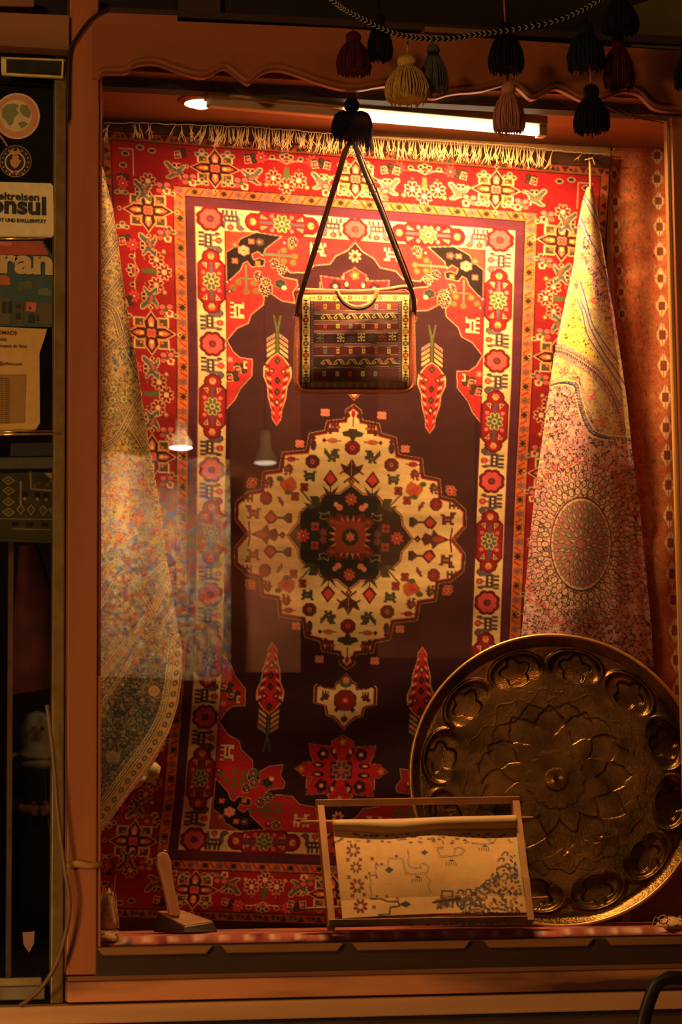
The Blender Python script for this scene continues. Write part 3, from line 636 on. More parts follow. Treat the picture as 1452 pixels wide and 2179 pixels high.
            c.ros(-87, -157, 15, 8, (96, 34, 34), BRN, (190, 120, 70), (60, 50, 60), sy=.9)
            c.stamp(["oo....oo", ".oooooo.", "oopppoo.", ".oooooo.", ".oo..oo."], -92, -126, 3.6, 4.4, dict(o=(60, 66, 56), p=(120, 110, 70)))
            c.poly([(-62, -120), (-47, -142), (-30, -120), (-44, -106), (-50, -106)], BRN); c.poly([(-58, -121), (-47, -137), (-34, -121), (-46, -110)], (206, 70, 66)); c.line([(-46, -108), (-46, -92)], 3, BRN); c.poly([(-64, -108), (-46, -92), (-28, -108), (-38, -88), (-54, -88)], (70, 58, 50)); c.line([(-58, -86), (-34, -86)], 4, BRN)
            c.stamp(BIRD, -142, -140, 3.6, 3.4, dict(o=(110, 50, 50), p=(170, 80, 60))); c.line([(-156, -160), (-118, -160)], 3, BRN); c.ell(-134, -160, 11, 6, (150, 46, 50), 8); c.ell(-152, -160, 5, 5, BRN, 4)
            c.poly([(-160, -122), (-146, -116), (-132, -124), (-122, -114), (-120, -100), (-132, -90), (-148, -92), (-158, -104)], (190, 100, 56)); c.poly([(-150, -110), (-138, -112), (-130, -100), (-142, -96)], (200, 60, 56)); c.ell(-158, -118, 8, 6, (70, 90, 60), 6); c.ell(-140, -90, 8, 6, (70, 90, 60), 6)
            c.line([(-112, -96), (-84, -66)], 3, (84, 60, 50)); c.ros(-104, -102, 10, 4, (150, 50, 50), BRN, (96, 40, 50)); c.ros(-124, -82, 10, 4, (150, 50, 50), BRN, (96, 40, 50)); c.poly([(-84, -66), (-92, -84), (-72, -84), (-66, -64), (-78, -60)], (70, 66, 46)); c.poly([(-84, -66), (-104, -70), (-90, -56), (-76, -60)], (84, 80, 50))
            c.stamp(BIRD, -184, -112, 3.3, 3.4, dict(o=(80, 52, 50), p=(170, 110, 60))); c.ros(-188, -76, 13, 8, (130, 40, 40), BRN, (190, 60, 56), (70, 50, 60)); c.stamp([".oo..", "..oo.", "..ooo", "...oo", "....o"], -158, -70, 3.6, 4, dict(o=(110, 60, 60)))
            c.stamp(["ooo.....", ".oo...oo", ".oooooo.", "..opppo.", "..ooooo.", ".oo..oo."], -216, -46, 4.2, 4.6, dict(o=(84, 46, 44), p=(190, 80, 60))); c.stamp(["k.k.k", "kkkkk", "k.k.k"], -228, -74, 4.4, 5, dict(k=(90, 50, 46)))
            c.poly([(-192, -36), (-176, -52), (-160, -36), (-170, -24), (-182, -22)], BRN); c.poly([(-188, -36), (-176, -47), (-165, -36), (-176, -26)], (200, 66, 60)); c.line([(-164, -36), (-136, -36)], 3.4, BRN); c.poly([(-152, -36), (-138, -48), (-134, -36), (-138, -24)], (70, 60, 60)); c.poly([(-138, -46), (-130, -46), (-130, -26), (-138, -26)], BRN)
            c.poly([(-222, 0), (-196, -10), (-184, -22), (-180, -8), (-166, -14), (-158, 0)], (90, 44, 42)); c.ell(-196, 0, 15, 6, (160, 70, 50), 8); c.poly([(-158, 0), (-150, -8), (-142, 0), (-150, 4)], BRN); c.poly([(-154, 0), (-150, -4), (-146, 0)], (200, 120, 60)); c.line([(-226, -26), (-222, 0)], 3, BRN)
            # ornaments of the dark centre
            c.daisy(0, -80, 14, 8, (200, 90, 70), (120, 40, 36), GLD); c.daisy(-104, 0, 15, 8, (200, 80, 70), (120, 40, 36), GLD)
            c.ell(-25, -62, 8, 7, (226, 130, 110), 7); c.ell(-33, -68, 6, 6, (226, 150, 120), 7); c.line([(-70, -50), (-58, -46), (-48, -52), (-46, -40), (-58, -36), (-68, -38), (-66, -46)], 1.8, (190, 160, 130)); c.ros(-78, -20, 10, 4, (170, 60, 60), (130, 110, 90), (110, 30, 40))
            c.ros(-40, -32, 13, 5, (120, 50, 46), (60, 26, 26), (160, 80, 60)); c.ros(-60, -8, 9, 5, (110, 70, 80), BRN, (150, 60, 50)); c.poly([(-30, -52), (-10, -44), (-10, -28), (-34, -30)], (110, 40, 40))
            for i in range(5):
                t = math.pi*(i+.5)/10; c.poly([(-math.cos(t-.14)*33, -math.sin(t-.14)*33), (-math.cos(t)*49, -math.sin(t)*49), (-math.cos(t+.14)*33, -math.sin(t+.14)*33)], (214, 120, 100))
            c.ell(0, 0, 35, 35, (150, 66, 40), 16); c.poly([(-35, -34), (-30, 0), (0, 0), (0, -34)], (150, 66, 40)); c.ell(0, 0, 19, 19, (52, 52, 36), 12); c.daisy(0, 0, 10, 6, (220, 80, 60), GLD, (150, 30, 30))
    c.T = lambda p: p
    # the lower and upper stepped stars are whole shapes: the visible one hangs at the foot
    for s in (1, -1):
        y0 = 497*s
        arms = [(0, -75), (24, -62), (24, -50), (74, -54), (70, -32), (62, -16), (84, -14), (102, 0), (84, 14), (62, 16), (70, 32), (74, 54), (24, 50), (24, 62), (0, 75)]
        pts = [(a, y0+b*s) for a, b in arms]+[(-a, y0+b*s) for a, b in arms[::-1]]
        if s > 0 or True:
            c.poly(pts, (196, 32, 44)); c.line(pts, 3.6, BRN, True); c.line(pts, 1.5, (230, 140, 110), True)
            for a in (-1, 1):
                c.ros(a*88, y0, 10, 5, (206, 90, 60), BRN, GLD); c.ros(0, y0+a*60, 11, 5, (206, 90, 60), BRN, GLD)
                for b in (-1, 1):
                    c.ros(a*42, y0+b*34, 13, 5, (70, 26, 34), BLK, (230, 190, 150)); 
                    q = [(a*9, y0+b*24), (a*14, y0+b*40), (a*24, y0+b*50), (a*26, y0+b*38), (a*20, y0+b*30), (a*12, y0+b*22)]; c.poly(q, BLK); c.ell(a*18, y0+b*40, 4, 6, (240, 180, 140), 7)
                    c.ell(a*50, y0+b*10, 13, 6, BLK, 8); c.ell(a*52, y0+b*10, 8, 3, (236, 170, 130), 8)
            c.rect(-24, y0-18, 24, y0+18, (56, 34, 34)); c.daisy(0, y0, 22, 8, (110, 60, 70), (206, 140, 110), (220, 90, 60))
    return c
def rug_surface(U, V, Y0=0.585):
    x, y = rug_px(U, V)
    fold = .012*np.sin(x/62+V/300)*np.clip(1-(V+850)/900, .1, 1)+.010*np.sin(V/95+x/400)+.006*np.sin(V/31+np.sin(x/130)*2)*np.clip((V+300)/600, 0, 1)
    Y = Y0+fold+.03*(V+850)/1700*0
    return at(x, y, Y)
red = paint_red_carpet()
stp = 1.8
us = np.arange(-537, 537.1, stp); vs = np.arange(-850, 826, stp)
UU, VV = np.meshgrid(us, vs)
# soften the raster to the knot pitch
RGBr = sum(red.sample(UU+dx, VV+dy) for dx in (-.5, .5) for dy in (-.5, .5))/4
# undyed end web above the guard
RGBr[VV < -827] = (78, 48, 30)
# abrash: rows of wool dyed in slightly different baths
ab = noise2(len(vs), 2, 14, rng, 3)[:, :1]; RGBr = RGBr*(1+(ab[..., None]-.5)*.22)
rug = empty('hanging_carpet', at(755, 1970, .585), 'huge red, cream and aubergine carpet with stepped central medallion hung on the back wall', 'carpet')
grid_mesh('pile', rug_surface(UU, VV), np.clip(RGBr, 0, 255), woven('wool_pile', gain=1.0), rug, thick=.009)
# fringe of the red carpet: loose warp ends, knotted in bunches
fr_ = MB(); rs = np.random.RandomState(5)
topy = lambda x: float(np.interp(x, [215, 300, 420, 560, 700, 800, 950, 1100, 1180, 1300], [262, 262, 266, 272, 284, 293, 301, 311, 320, 330]))
x = 222.0
while x < 1290:
    dens = 1.0 if 425 < x < 1165 else .22
    if 1165 < x: dens = .12
    if rs.rand() < dens:
        L = rs.uniform(26, 44) if 425 < x < 1165 else rs.uniform(14, 40)
        lean = rs.uniform(-14, 10); n = rs.randint(3, 6)
        for k in range(n):
            y0 = topy(x)+2; pts = []; ph = rs.uniform(0, 6); am = rs.uniform(1, 4); sp = rs.uniform(-9, 9)
            for j in range(6):
                t = j/5; pts.append(P(x+lean*t+sp*t*t+am*math.sin(ph+t*5)*t, y0+L*t*rs.uniform(.9, 1.05), .562-.02*math.sin(t*2.2)))
            fr_.tube(pts, [.0016, .0014, .0012, .0011, .001, .0007], 4, caps=False)
    x += rs.uniform(3.6, 7)
yarn = mat('cotton_warp', (232, 200, 146), .8, var=.2, scale=200, bump=0)
fr_.build('fringe', yarn, rug, smooth=True, kind='stuff')
sv = MB()
for i in range(0, 46): 
    xa = 222+i*23.2; sv.tube([P(xa+j*5.8, topy(xa+j*5.8)+rs.uniform(-1.5, 1.5), .565) for j in range(5)], .0022, 5)
sv.build('knotted_edge', yarn, rug, kind='stuff')

# ================================================================== SIDE KILIM on the right
def paint_kilim():
    c = Cv(1286, 1486, 225, 1900, 1.25, (196, 92, 66))
    h, w = c.h, c.w
    n1 = noise2(h, w, 26, rng, 2)[..., None]; n2 = noise2(h, w, 3, rng, 2)[..., None]
    base = np.array([208, 132, 82])*(n1)+np.array([186, 88, 62])*(1-n1); c.a[:] = base*(.86+.28*n2)
    # faint all-over lattice of boteh
    for i in range(900):
        x, y = rng.uniform(1315, 1405), rng.uniform(330, 1880); k = rng.randint(4)
        c.line([(x, y), (x+rng.uniform(-6, 6), y+rng.uniform(5, 12))], 1.5, [(150, 130, 80), (110, 96, 60), (150, 50, 46), (214, 140, 90)][k])
    Xg = c.x0+np.arange(w)*c.st; Yg = c.y0+np.arange(h)*c.st
    edge = (Xg[None, :] > np.interp(Yg, [225, 900, 1500, 1900], [1428, 1446, 1462, 1470])[:, None]); c.a[edge] = (176, 96, 54)
    col_ = [(1397, 280, 46), (1399, 331, 44), (1399, 381, 46), (1402, 428, 44), (1404, 482, 50), (1405, 535, 48), (1406, 592, 50), (1409, 651, 54), (1410, 712, 58), (1413, 778, 60), (1417, 845, 60), (1418, 910, 58), (1420, 969, 58), (1423, 1032, 60), (1425, 1097, 58), (1428, 1155, 58), (1431, 1221, 60), (1434, 1276, 56), (1437, 1342, 60), (1440, 1405, 60), (1444, 1468, 60), (1447, 1532, 60), (1450, 1596, 60)]
    col_ += [(1308, 372, 44), (1310, 430, 46), (1311, 479, 44), (1313, 530, 46), (1318, 578, 44), (1322, 622, 42), (1325, 668, 42), (1300, 315, 36), (1322, 296, 40), (1345, 276, 42), (1368, 252, 40)]
    for x, y, H in col_:
        a, b = 13 if x > 1380 else 9, H/2-1; cc = (238, 206, 150)
        c.poly([(x, y-b), (x+a, y-3), (x+a, y+3), (x, y+b), (x-a, y+3), (x-a, y-3)], cc)
        c.poly([(x-a*.52, y-b*.36), (x+a*.52, y-b*.36), (x+a*.52, y+b*.36), (x-a*.52, y+b*.36)], (140, 70, 50))
        c.line([(x, y-b), (x, y+b)], 1.2, (150, 80, 50)); c.line([(x-a, y), (x+a, y)], 1.2, (150, 80, 50))
        for sx in (-1, 1):
            for sy in (-1, 1): c.poly([(x+sx*a*.75, y+sy*b*.42), (x+sx*a*.36, y+sy*b*.62), (x+sx*a*.55, y+sy*b*.42)], (196, 110, 66))
    return c
kc = paint_kilim()
xs = np.arange(0, 1.0001, 1/120.); ys = np.arange(236, 1850, 2.2)
T, YY = np.meshgrid(xs, ys)
xl = np.interp(ys, [236, 330, 1850], [1302, 1298, 1300])[:, None]; xr = np.interp(ys, [236, 900, 1850], [1452, 1470, 1484])[:, None]
XX = xl+(xr-xl)*T
D = .630-.025*T+.010*np.sin(XX/13+YY/400)*(.3+T)+.006*np.sin(YY/47+XX/60)+.010*np.exp(-((YY-560)/22)**2)
kil = empty('kilim', at(1390, 1850, .55), 'rust orange kilim with a chain of cream diamonds hung right of the red carpet', 'kilim')
grid_mesh('weave', at(XX, YY, D), np.clip(kc.sample(XX, YY), 0, 255), woven('kilim_wool', bump=.3), kil, thick=.006)

# ================================================================== RIGHT SILK CARPET, gathered to a point
def blossoms(c, msk, n, cols, r0, r1, rs, dark=(64, 28, 30), petals=(5, 6)):
    k = 0
    while k < n:
        x = rs.uniform(c.x0, c.x0+c.w*c.st); y = rs.uniform(c.y0, c.y0+c.h*c.st); k += 1
        if not msk[min(c.h-1, int((y-c.y0)/c.st)), min(c.w-1, int((x-c.x0)/c.st))]: continue
        r = rs.uniform(r0, r1); cc = cols[rs.randint(len(cols))]
        if rs.rand() < .3:
            t = rs.uniform(0, 6.3); c.ell(x, y, r*1.3, r*.5, cc, 7, rot=t)
        else:
            t0 = rs.uniform(0, 2); nn = petals[rs.randint(len(petals))]
            for i in range(nn):
                t = t0+2*math.pi*i/nn; c.ell(x+math.cos(t)*r*.6, y+math.sin(t)*r*.6, r*.42, r*.42, cc, 6)
            c.ell(x, y, r*.25, r*.25, dark if rs.rand() < .5 else (226, 110, 90), 6)
def vines(c, lo, hi, cell, rs, w=.055):
    f = noise2(c.h, c.w, cell, rs, 2); g = noise2(c.h, c.w, cell*.8, rs, 2)
    m = (np.abs(f-.5) < w) | (np.abs(g-.5) < w*.8)
    a = np.empty((c.h, c.w, 3), np.float32); a[:] = lo; a[m] = hi; return a
def region(c, pts):
    m = np.zeros((c.h, c.w), bool); r = c.mask(np.asarray(pts, float))
    if r is not None: m[r[0]] |= r[1]
    return m
def paint_silk():
    rs = np.random.RandomState(3)
    c = Cv(1100, 1400, 385, 1425, .8, (70, 30, 34))
    pink = vines(c, (46, 18, 22), (210, 150, 146), 6.0, rs, .11)
    gold = vines(c, (92, 66, 40), (236, 214, 96), 6.5, rs, .12)
    pale = vines(c, (196, 176, 92), (228, 206, 150), 3.6, rs, .10)
    c.a[:] = pink
    allm = np.ones((c.h, c.w), bool)
    # the yellow ribbons of the border
    Rb = [([(1240, 380), (1275, 380), (1300, 560), (1335, 830), (1345, 960), (1280, 920), (1245, 860), (1234, 800), (1208, 805), (1170, 818), (1180, 760), (1200, 640), (1215, 520)], pale),
          ([(1205, 690), (1222, 630), (1240, 650), (1252, 700), (1275, 760), (1300, 800), (1278, 800), (1240, 760), (1196, 742), (1188, 735)], gold),
          ([(1243, 480), (1256, 500), (1290, 560), (1312, 640), (1322, 740), (1300, 700), (1275, 650), (1262, 600), (1246, 560), (1238, 520)], pink),
          ([(1238, 462), (1243, 470), (1240, 490), (1231, 488)], pink)]
    for pts, src in Rb:
        m = region(c, pts); c.a[m] = src[m]
        if src is gold: blossoms(c, m, 4000, [(240, 220, 90), (232, 200, 110)], 4, 6.5, rs)
        elif src is pink: blossoms(c, m, 4500, [(226, 160, 190), (230, 180, 170), (236, 200, 160)], 3, 5, rs)
        else: blossoms(c, m, 26000, [(238, 222, 130), (226, 160, 140), (220, 214, 110), (236, 196, 170), (170, 160, 140)], 2, 3.6, rs, dark=(150, 110, 70))
    # pink and coral posies inside the yellow ribbon
    for x, y, r in ((1225, 605, 9), (1250, 555, 6), (1250, 470, 6), (1218, 800, 12), (1200, 790, 9), (1275, 890, 16), (1262, 840, 12), (1285, 900, 10), (1262, 640, 7), (1240, 545, 6)):
        for i in range(16): 
            t = rs.uniform(0, 6.3); d = r*math.sqrt(rs.rand()); c.ell(x+d*math.cos(t), y+d*math.sin(t), 2.4, 2.4, [(236, 110, 90), (240, 150, 120), (226, 90, 100)][rs.randint(3)], 6)
    for x, y, r in ((1255, 430, 14), (1258, 540, 16), (1290, 830, 12), (1300, 880, 14), (1232, 585, 12), (1250, 610, 10)):
        for i in range(14):
            t = rs.uniform(0, 6.3); d = r*math.sqrt(rs.rand()); c.ell(x+d*math.cos(t), y+d*math.sin(t), 3, 1.8, [(150, 190, 80), (214, 220, 80), (110, 160, 90)][rs.randint(3)], 6, rot=t)
    # blue lines and scallops
    blue = (84, 90, 170)
    L1 = spl([(1243, 412), (1262, 440), (1280, 482), (1288, 520)], 5); L2 = spl([(1243, 424), (1264, 462), (1284, 505), (1296, 550)], 5)
    L3 = spl([(1238, 464), (1252, 500), (1275, 545), (1292, 590), (1305, 650)], 5)
    L4 = spl([(1229, 640), (1240, 665), (1250, 710), (1275, 752), (1300, 790), (1325, 830)], 5); L5 = spl([(1236, 640), (1247, 664), (1258, 700), (1282, 745), (1306, 780), (1330, 818)], 5)
    L6 = spl([(1236, 600), (1248, 640), (1262, 690), (1290, 735), (1318, 775)], 5)
    for L in (L1, L2, L3, L4, L5, L6): c.line(L, 2.6, blue); c.line([(x-3.4, y+1) for x, y in L], 1.6, (226, 170, 180))
    def scallops(L, d, cc, r):
        for i in range(0, len(L)-1):
            x, y = L[i]; c.ell(x, y, r, r, (66, 30, 34), 8); c.ell(x, y, r*.72, r*.72, cc, 8); c.ell(x, y+d, 1.4, 2, (66, 30, 34), 6)
    arc = spl([(1180, 742), (1205, 748), (1240, 768), (1275, 795), (1300, 830), (1318, 870), (1330, 920)], 9)
    m = region(c, [(x, y-13) for x, y in arc]+[(x-8, y+16) for x, y in arc[::-1]]); c.a[m] = vines(c, (110, 70, 66), (222, 176, 160), 3.4, rs, .1)[m]
    scallops(arc, 6, (222, 180, 150), 4.2); c.line([(x, y-13) for x, y in arc], 1.6, (222, 170, 170)); c.line([(x-8, y+16) for x, y in arc], 1.6, (222, 190, 150))
    # edge of the big pink field
    fe = spl([(1166, 835), (1172, 822), (1195, 816), (1214, 818), (1224, 826), (1232, 862), (1240, 890), (1256, 920), (1275, 930), (1300, 934), (1345, 938)], 6)
    m = region(c, fe+[(1400, 940), (1400, 1425), (1100, 1425), (1100, 900)]); c.a[m] = pink[m]
    blossoms(c, m, 2800, [(226, 172, 176), (232, 186, 180), (220, 150, 166), (232, 200, 170)], 3.0, 5.2, rs)
    c.line([(x+5, y-4) for x, y in fe], 2, (96, 110, 170)); c.line([(x+9, y-7) for x, y in fe], 2.4, (232, 214, 110)); c.line([(x+14, y-10) for x, y in fe], 1.4, (150, 150, 170))
    for i in range(0, len(fe)-1):
        x, y = fe[i]; c.ell(x+1, y-1, 3.6, 1.6, (40, 52, 70), 6, rot=.6); c.ell(x-2, y+3, 3, 1.4, (236, 214, 150), 6, rot=.6)
    # golden corner posies down the left edge
    for x, y in ((1166, 880), (1160, 915), (1166, 945), (1150, 990), (1160, 1020), (1140, 1240)):
        for i in range(10): c.ell(x+rs.uniform(-9, 9), y+rs.uniform(-12, 12), 3, 4.6, [(236, 206, 130), (236, 170, 110), (220, 110, 90), (120, 150, 120)][rs.randint(4)], 6, rot=rs.uniform(0, 3))
    # the rose medallion
    X, Y = 1237, 1158; RX, RY = 60, 92
    for ring, (k, n, r, cc) in enumerate(((2.05, 34, 6, (214, 110, 90)), (1.85, 36, 5.5, (228, 180, 140)), (1.66, 40, 6.5, (222, 170, 150)), (1.46, 40, 6, (230, 196, 140)), (1.28, 34, 7.5, (226, 190, 140)))):
        for i in range(n):
            t = 2*math.pi*(i+.5*(ring % 2))/n; px, py = X+math.cos(t)*RX*k, Y+math.sin(t)*RY*k*.96
            c.ell(px, py, r+1.6, r*.75+1.6, (58, 26, 28), 8, rot=t); c.ell(px, py, r, r*.7, cc, 8, rot=t); c.ell(px, py, 1.8, 1.6, (210, 90, 76) if i % 3 else (110, 140, 100), 6)
    c.ell(X, Y, RX*1.1, RY*1.1, (60, 28, 28), 40); c.ell(X, Y, RX*1.06, RY*1.06, (224, 186, 130), 40); c.ell(X, Y, RX, RY, (164, 112, 96), 40)
    for k, n, r, cc in ((.88, 30, 8, (206, 130, 126)), (.66, 22, 9, (196, 150, 120)), (.45, 16, 9, (210, 130, 130)), (.26, 10, 8, (216, 170, 130))):
        for i in range(n):
            t = 2*math.pi*i/n+k; px, py = X+math.cos(t)*RX*k, Y+math.sin(t)*RY*k
            c.poly([(px+math.cos(t)*r*1.5, py+math.sin(t)*r*1.7), (px-math.sin(t)*r*.55, py+math.cos(t)*r*.6), (px-math.cos(t)*r*.9, py-math.sin(t)*r), (px+math.sin(t)*r*.55, py-math.cos(t)*r*.6)], (56, 26, 28))
            c.poly([(px+math.cos(t)*r*1.2, py+math.sin(t)*r*1.4), (px-math.sin(t)*r*.4, py+math.cos(t)*r*.44), (px-math.cos(t)*r*.6, py-math.sin(t)*r*.7), (px+math.sin(t)*r*.4, py-math.cos(t)*r*.44)], cc if (i % 4) else (150, 170, 130))
    c.daisy(X, Y, 11, 8, (226, 120, 120), (70, 28, 30), (230, 190, 110))
    for i in range(14):
        t = 2*math.pi*(i+.5)/14; px, py = X+math.cos(t)*RX*2.35, Y+math.sin(t)*RY*2.0
        if 1115 < px < 1390:
            for j in range(9): a = t+(j-4)*.05; c.ell(X+math.cos(a)*RX*(2.35-.05*abs(j-4)), Y+math.sin(a)*RY*(2.02-.05*abs(j-4)), 2.6, 2.6, (216, 84, 80), 6); c.ell(X+math.cos(a)*RX*(2.48-.05*abs(j-4)), Y+math.sin(a)*RY*(2.14-.05*abs(j-4)), 2.2, 2.2, (190, 176, 90), 6)
    return c
sc = paint_silk()
ry = np.array([398, 430, 480, 560, 660, 760, 860, 960, 1080, 1200, 1345, 1420.])
rl = np.array([1250, 1240, 1231, 1222, 1200, 1180, 1166, 1152, 1136, 1124, 1112, 1106.])
rr_ = np.array([1262, 1270, 1276, 1290, 1306, 1322, 1336, 1346, 1362, 1374, 1388, 1392.])
ys = np.arange(398, 1420, 1.5); ts = np.linspace(0, 1, 190); T, YY = np.meshgrid(ts, ys)
L = np.interp(ys, ry, rl)[:, None]; Rr = np.interp(ys, ry, rr_)[:, None]; XX = L+(Rr-L)*T
g = np.clip((YY-398)/900, 0, 1)
D = .535-(.02+.07*g)*np.sin(np.pi*np.clip(T*1.06, 0, 1))**.8-.014*g*np.sin(T*9+YY/260)+.02*g*np.clip((T-.80)/.2, 0, 1)+.03*np.clip((T-.79)/.17, 0, 1)*np.clip((YY-990)/70, 0, 1)+.02*g*np.exp(-((T-.82)/.05)**2)*np.clip((YY-980)/80, 0, 1)
silk = empty('silk_carpet', at(1250, 1420, .4), 'yellow and pink floral silk carpet gathered to a point, hanging right behind the brass tray', 'carpet')
silkm = woven('silk_pile', rough=.6, bump=.15, spec=.3, sheen=.3)
XYZ = at(XX, YY, D)
grid_mesh('pile', XYZ, np.clip(sc.sample(XX, YY), 0, 255), silkm, silk, thick=.007)
nl = MB(); nl.tube([P(1255, 335, .56), P(1256, 352, .50), P(1257, 402, .495)], .004, 6)
nl.tube([P(1245, 340, .52), P(1262, 336, .5), P(1266, 350, .49)], .0025, 5); nl.build('hanging_loop', yarn, silk, smooth=True)

# ================================================================== LEFT GOLDEN CARPET
def paint_gold():
    rs = np.random.RandomState(9)
    c = Cv(150, 402, 340, 1800, 1.0, (150, 110, 60))
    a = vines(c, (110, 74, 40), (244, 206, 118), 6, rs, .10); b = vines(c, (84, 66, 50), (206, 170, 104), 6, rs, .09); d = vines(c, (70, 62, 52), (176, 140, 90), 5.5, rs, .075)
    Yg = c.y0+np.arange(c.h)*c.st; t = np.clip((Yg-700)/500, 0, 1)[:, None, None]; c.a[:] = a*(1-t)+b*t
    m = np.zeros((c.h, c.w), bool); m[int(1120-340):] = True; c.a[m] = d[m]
    blossoms(c, np.ones((c.h, c.w), bool), 5200, [(232, 200, 120), (216, 176, 96), (206, 150, 90), (150, 130, 90), (110, 110, 110)], 2.4, 4.4, rs, dark=(96, 66, 40))
    m = region(c, [(215, 900), (330, 960), (360, 1100), (215, 1180)]); c.a[m] = a[m]*np.array([1, .96, .8]); blossoms(c, m, 6000, [(236, 206, 120), (226, 150, 90), (210, 190, 110), (110, 120, 150)], 2, 4, rs)
    gold = (236, 204, 120); dk = (70, 48, 34)
    def band(pts, w, n=0):
        L = spl(pts, 8); c.line(L, w+6, dk); c.line(L, w+3.5, (250, 222, 140)); c.line(L, w-1, (130, 84, 50)); c.line(L, max(1, w-5), (222, 176, 96))
        if n:
            for i in range(0, len(L)-1, 1):
                x, y = L[i]; c.ell(x, y, 3.2, 3.2, dk, 7); c.ell(x, y, 1.9, 1.9, (240, 220, 150), 6)
    # diagonal borders winding round the roll
    band([(200, 700), (225, 640), (262, 590)], 12, 1); band([(200, 600), (222, 560), (250, 520)], 9, 1); band([(200, 545), (236, 480), (250, 440)], 7)
    band([(200, 640), (240, 660), (262, 720), (300, 800)], 11, 1); band([(200, 770), (240, 740), (285, 700)], 12, 1)
    band([(200, 790), (250, 850), (285, 910), (330, 985)], 14, 1); band([(200, 960), (250, 930), (290, 860), (312, 820)], 10, 1)
    band([(200, 1050), (230, 1010), (285, 960)], 8, 1)
    for x, y in ((242, 828), (240, 852), (236, 874), (222, 880), (264, 850), (222, 812)): c.ros(x, y, 9, 6, gold, dk, (60, 80, 100), (236, 214, 150))
    m = region(c, [(240, 750), (282, 710), (292, 800), (286, 830), (262, 800), (240, 790)]); blossoms(c, m, 2600, [(60, 80, 150), (90, 130, 150), (230, 206, 140)], 3, 5, rs)
    for i in range(9): c.line([(262+i*4, 900+i*3), (282+i*3, 860+i*6)], 1.6, gold)
    band([(215, 1440), (262, 1380), (310, 1320), (352, 1240), (372, 1180)], 16, 1); band([(200, 1520), (250, 1450), (300, 1370), (345, 1330), (380, 1270)], 5, 1); band([(215, 1290), (260, 1220), (300, 1260), (330, 1310)], 5)
    band([(200, 1270), (245, 1195), (300, 1235), (350, 1200)], 8, 1)
    for x, y in ((262, 1290), (277, 1278), (292, 1296), (278, 1272), (300, 1284), (290, 1316), (258, 1298), (302, 1262)): c.ros(x, y, 6, 6, (190, 150, 90), dk, (50, 70, 60), gold)
    # dark field with arabesques, pale flower and the outer border along the free edge
    m = region(c, [(200, 1560), (300, 1400), (345, 1400), (372, 1440), (350, 1520), (262, 1620), (200, 1700)]); c.a[m] = vines(c, (44, 46, 40), (150, 124, 84), 7, rs, .06)[m]
    blossoms(c, m, 500, [(176, 140, 90), (120, 110, 90), (80, 96, 110)], 3, 6, rs)
    for pts in ([(268, 1550), (276, 1570), (266, 1590), (256, 1585)], [(282, 1500), (262, 1520), (240, 1510), (230, 1490)], [(250, 1600), (240, 1570), (222, 1575)], [(300, 1520), (316, 1530), (330, 1510)]): c.line(spl(pts, 6), 3, (30, 34, 34))
    for i in range(5): c.ell(300+(i-2)*6, 1508+abs(i-2)*5, 7, 2.4, (44, 60, 64), 7, rot=(i-2)*.5)
    c.ros(328, 1470, 13, 10, (206, 150, 80), dk, (170, 110, 60), (226, 190, 120)); c.ell(240, 1610, 16, 13, (170, 140, 96), 12); blossoms(c, region(c, [(222, 1595), (258, 1595), (258, 1625), (222, 1625)]), 3000, [(206, 176, 120), (130, 100, 66)], 1.5, 3, rs)
    E = [(392, 1370), (388, 1440), (372, 1530), (332, 1605), (285, 1670), (230, 1745), (205, 1775)]
    band([(x-13, y-8) for x, y in E], 22); L = spl([(x-13, y-8) for x, y in E], 8)
    for i in range(0, len(L)-1, 2): x, y = L[i]; c.ell(x, y, 5.5, 7, dk, 8, rot=.6); c.ell(x, y, 3.4, 4.6, (150, 130, 90), 8, rot=.6); c.ell(x, y, 1.6, 1.6, (236, 190, 120), 6)
    band([(x-30, y-18) for x, y in E], 5, 1); c.line(spl(E, 6), 5, (206, 120, 80))
    return c
gc = paint_gold()
gy = np.array([355, 400, 440, 520, 600, 700, 760, 860, 950, 1080, 1180, 1250, 1330, 1385, 1440, 1500, 1560, 1620, 1700, 1775.])
gx = np.array([219, 229, 240, 252, 262, 277, 290, 304, 318, 342, 354, 365, 378, 388, 388, 379, 360, 330, 268, 214.])
gl_ = np.array([196.]*len(gy))
ys = np.arange(355, 1776, 1.7); ts = np.linspace(0, 1, 120); T, YY = np.meshgrid(ts, ys)
L = 190+0*ys[:, None]; Rr = np.interp(ys, gy, gx)[:, None]; XX = L+(Rr-L)*T
wd = (Rr-L)/190
D = .075+.15*T*wd-.014*np.sin(T*8+YY/170)*wd+.012*np.sin(YY/110+T*3)*wd
gold_c = empty('golden_carpet', at(240, 1775, .2), 'golden brown silk carpet with diagonal borders curling in behind the left window post', 'carpet')
grid_mesh('pile', at(XX, YY, np.maximum(D, .035)), np.clip(gc.sample(XX, YY), 0, 255), silkm, gold_c, thick=.007)
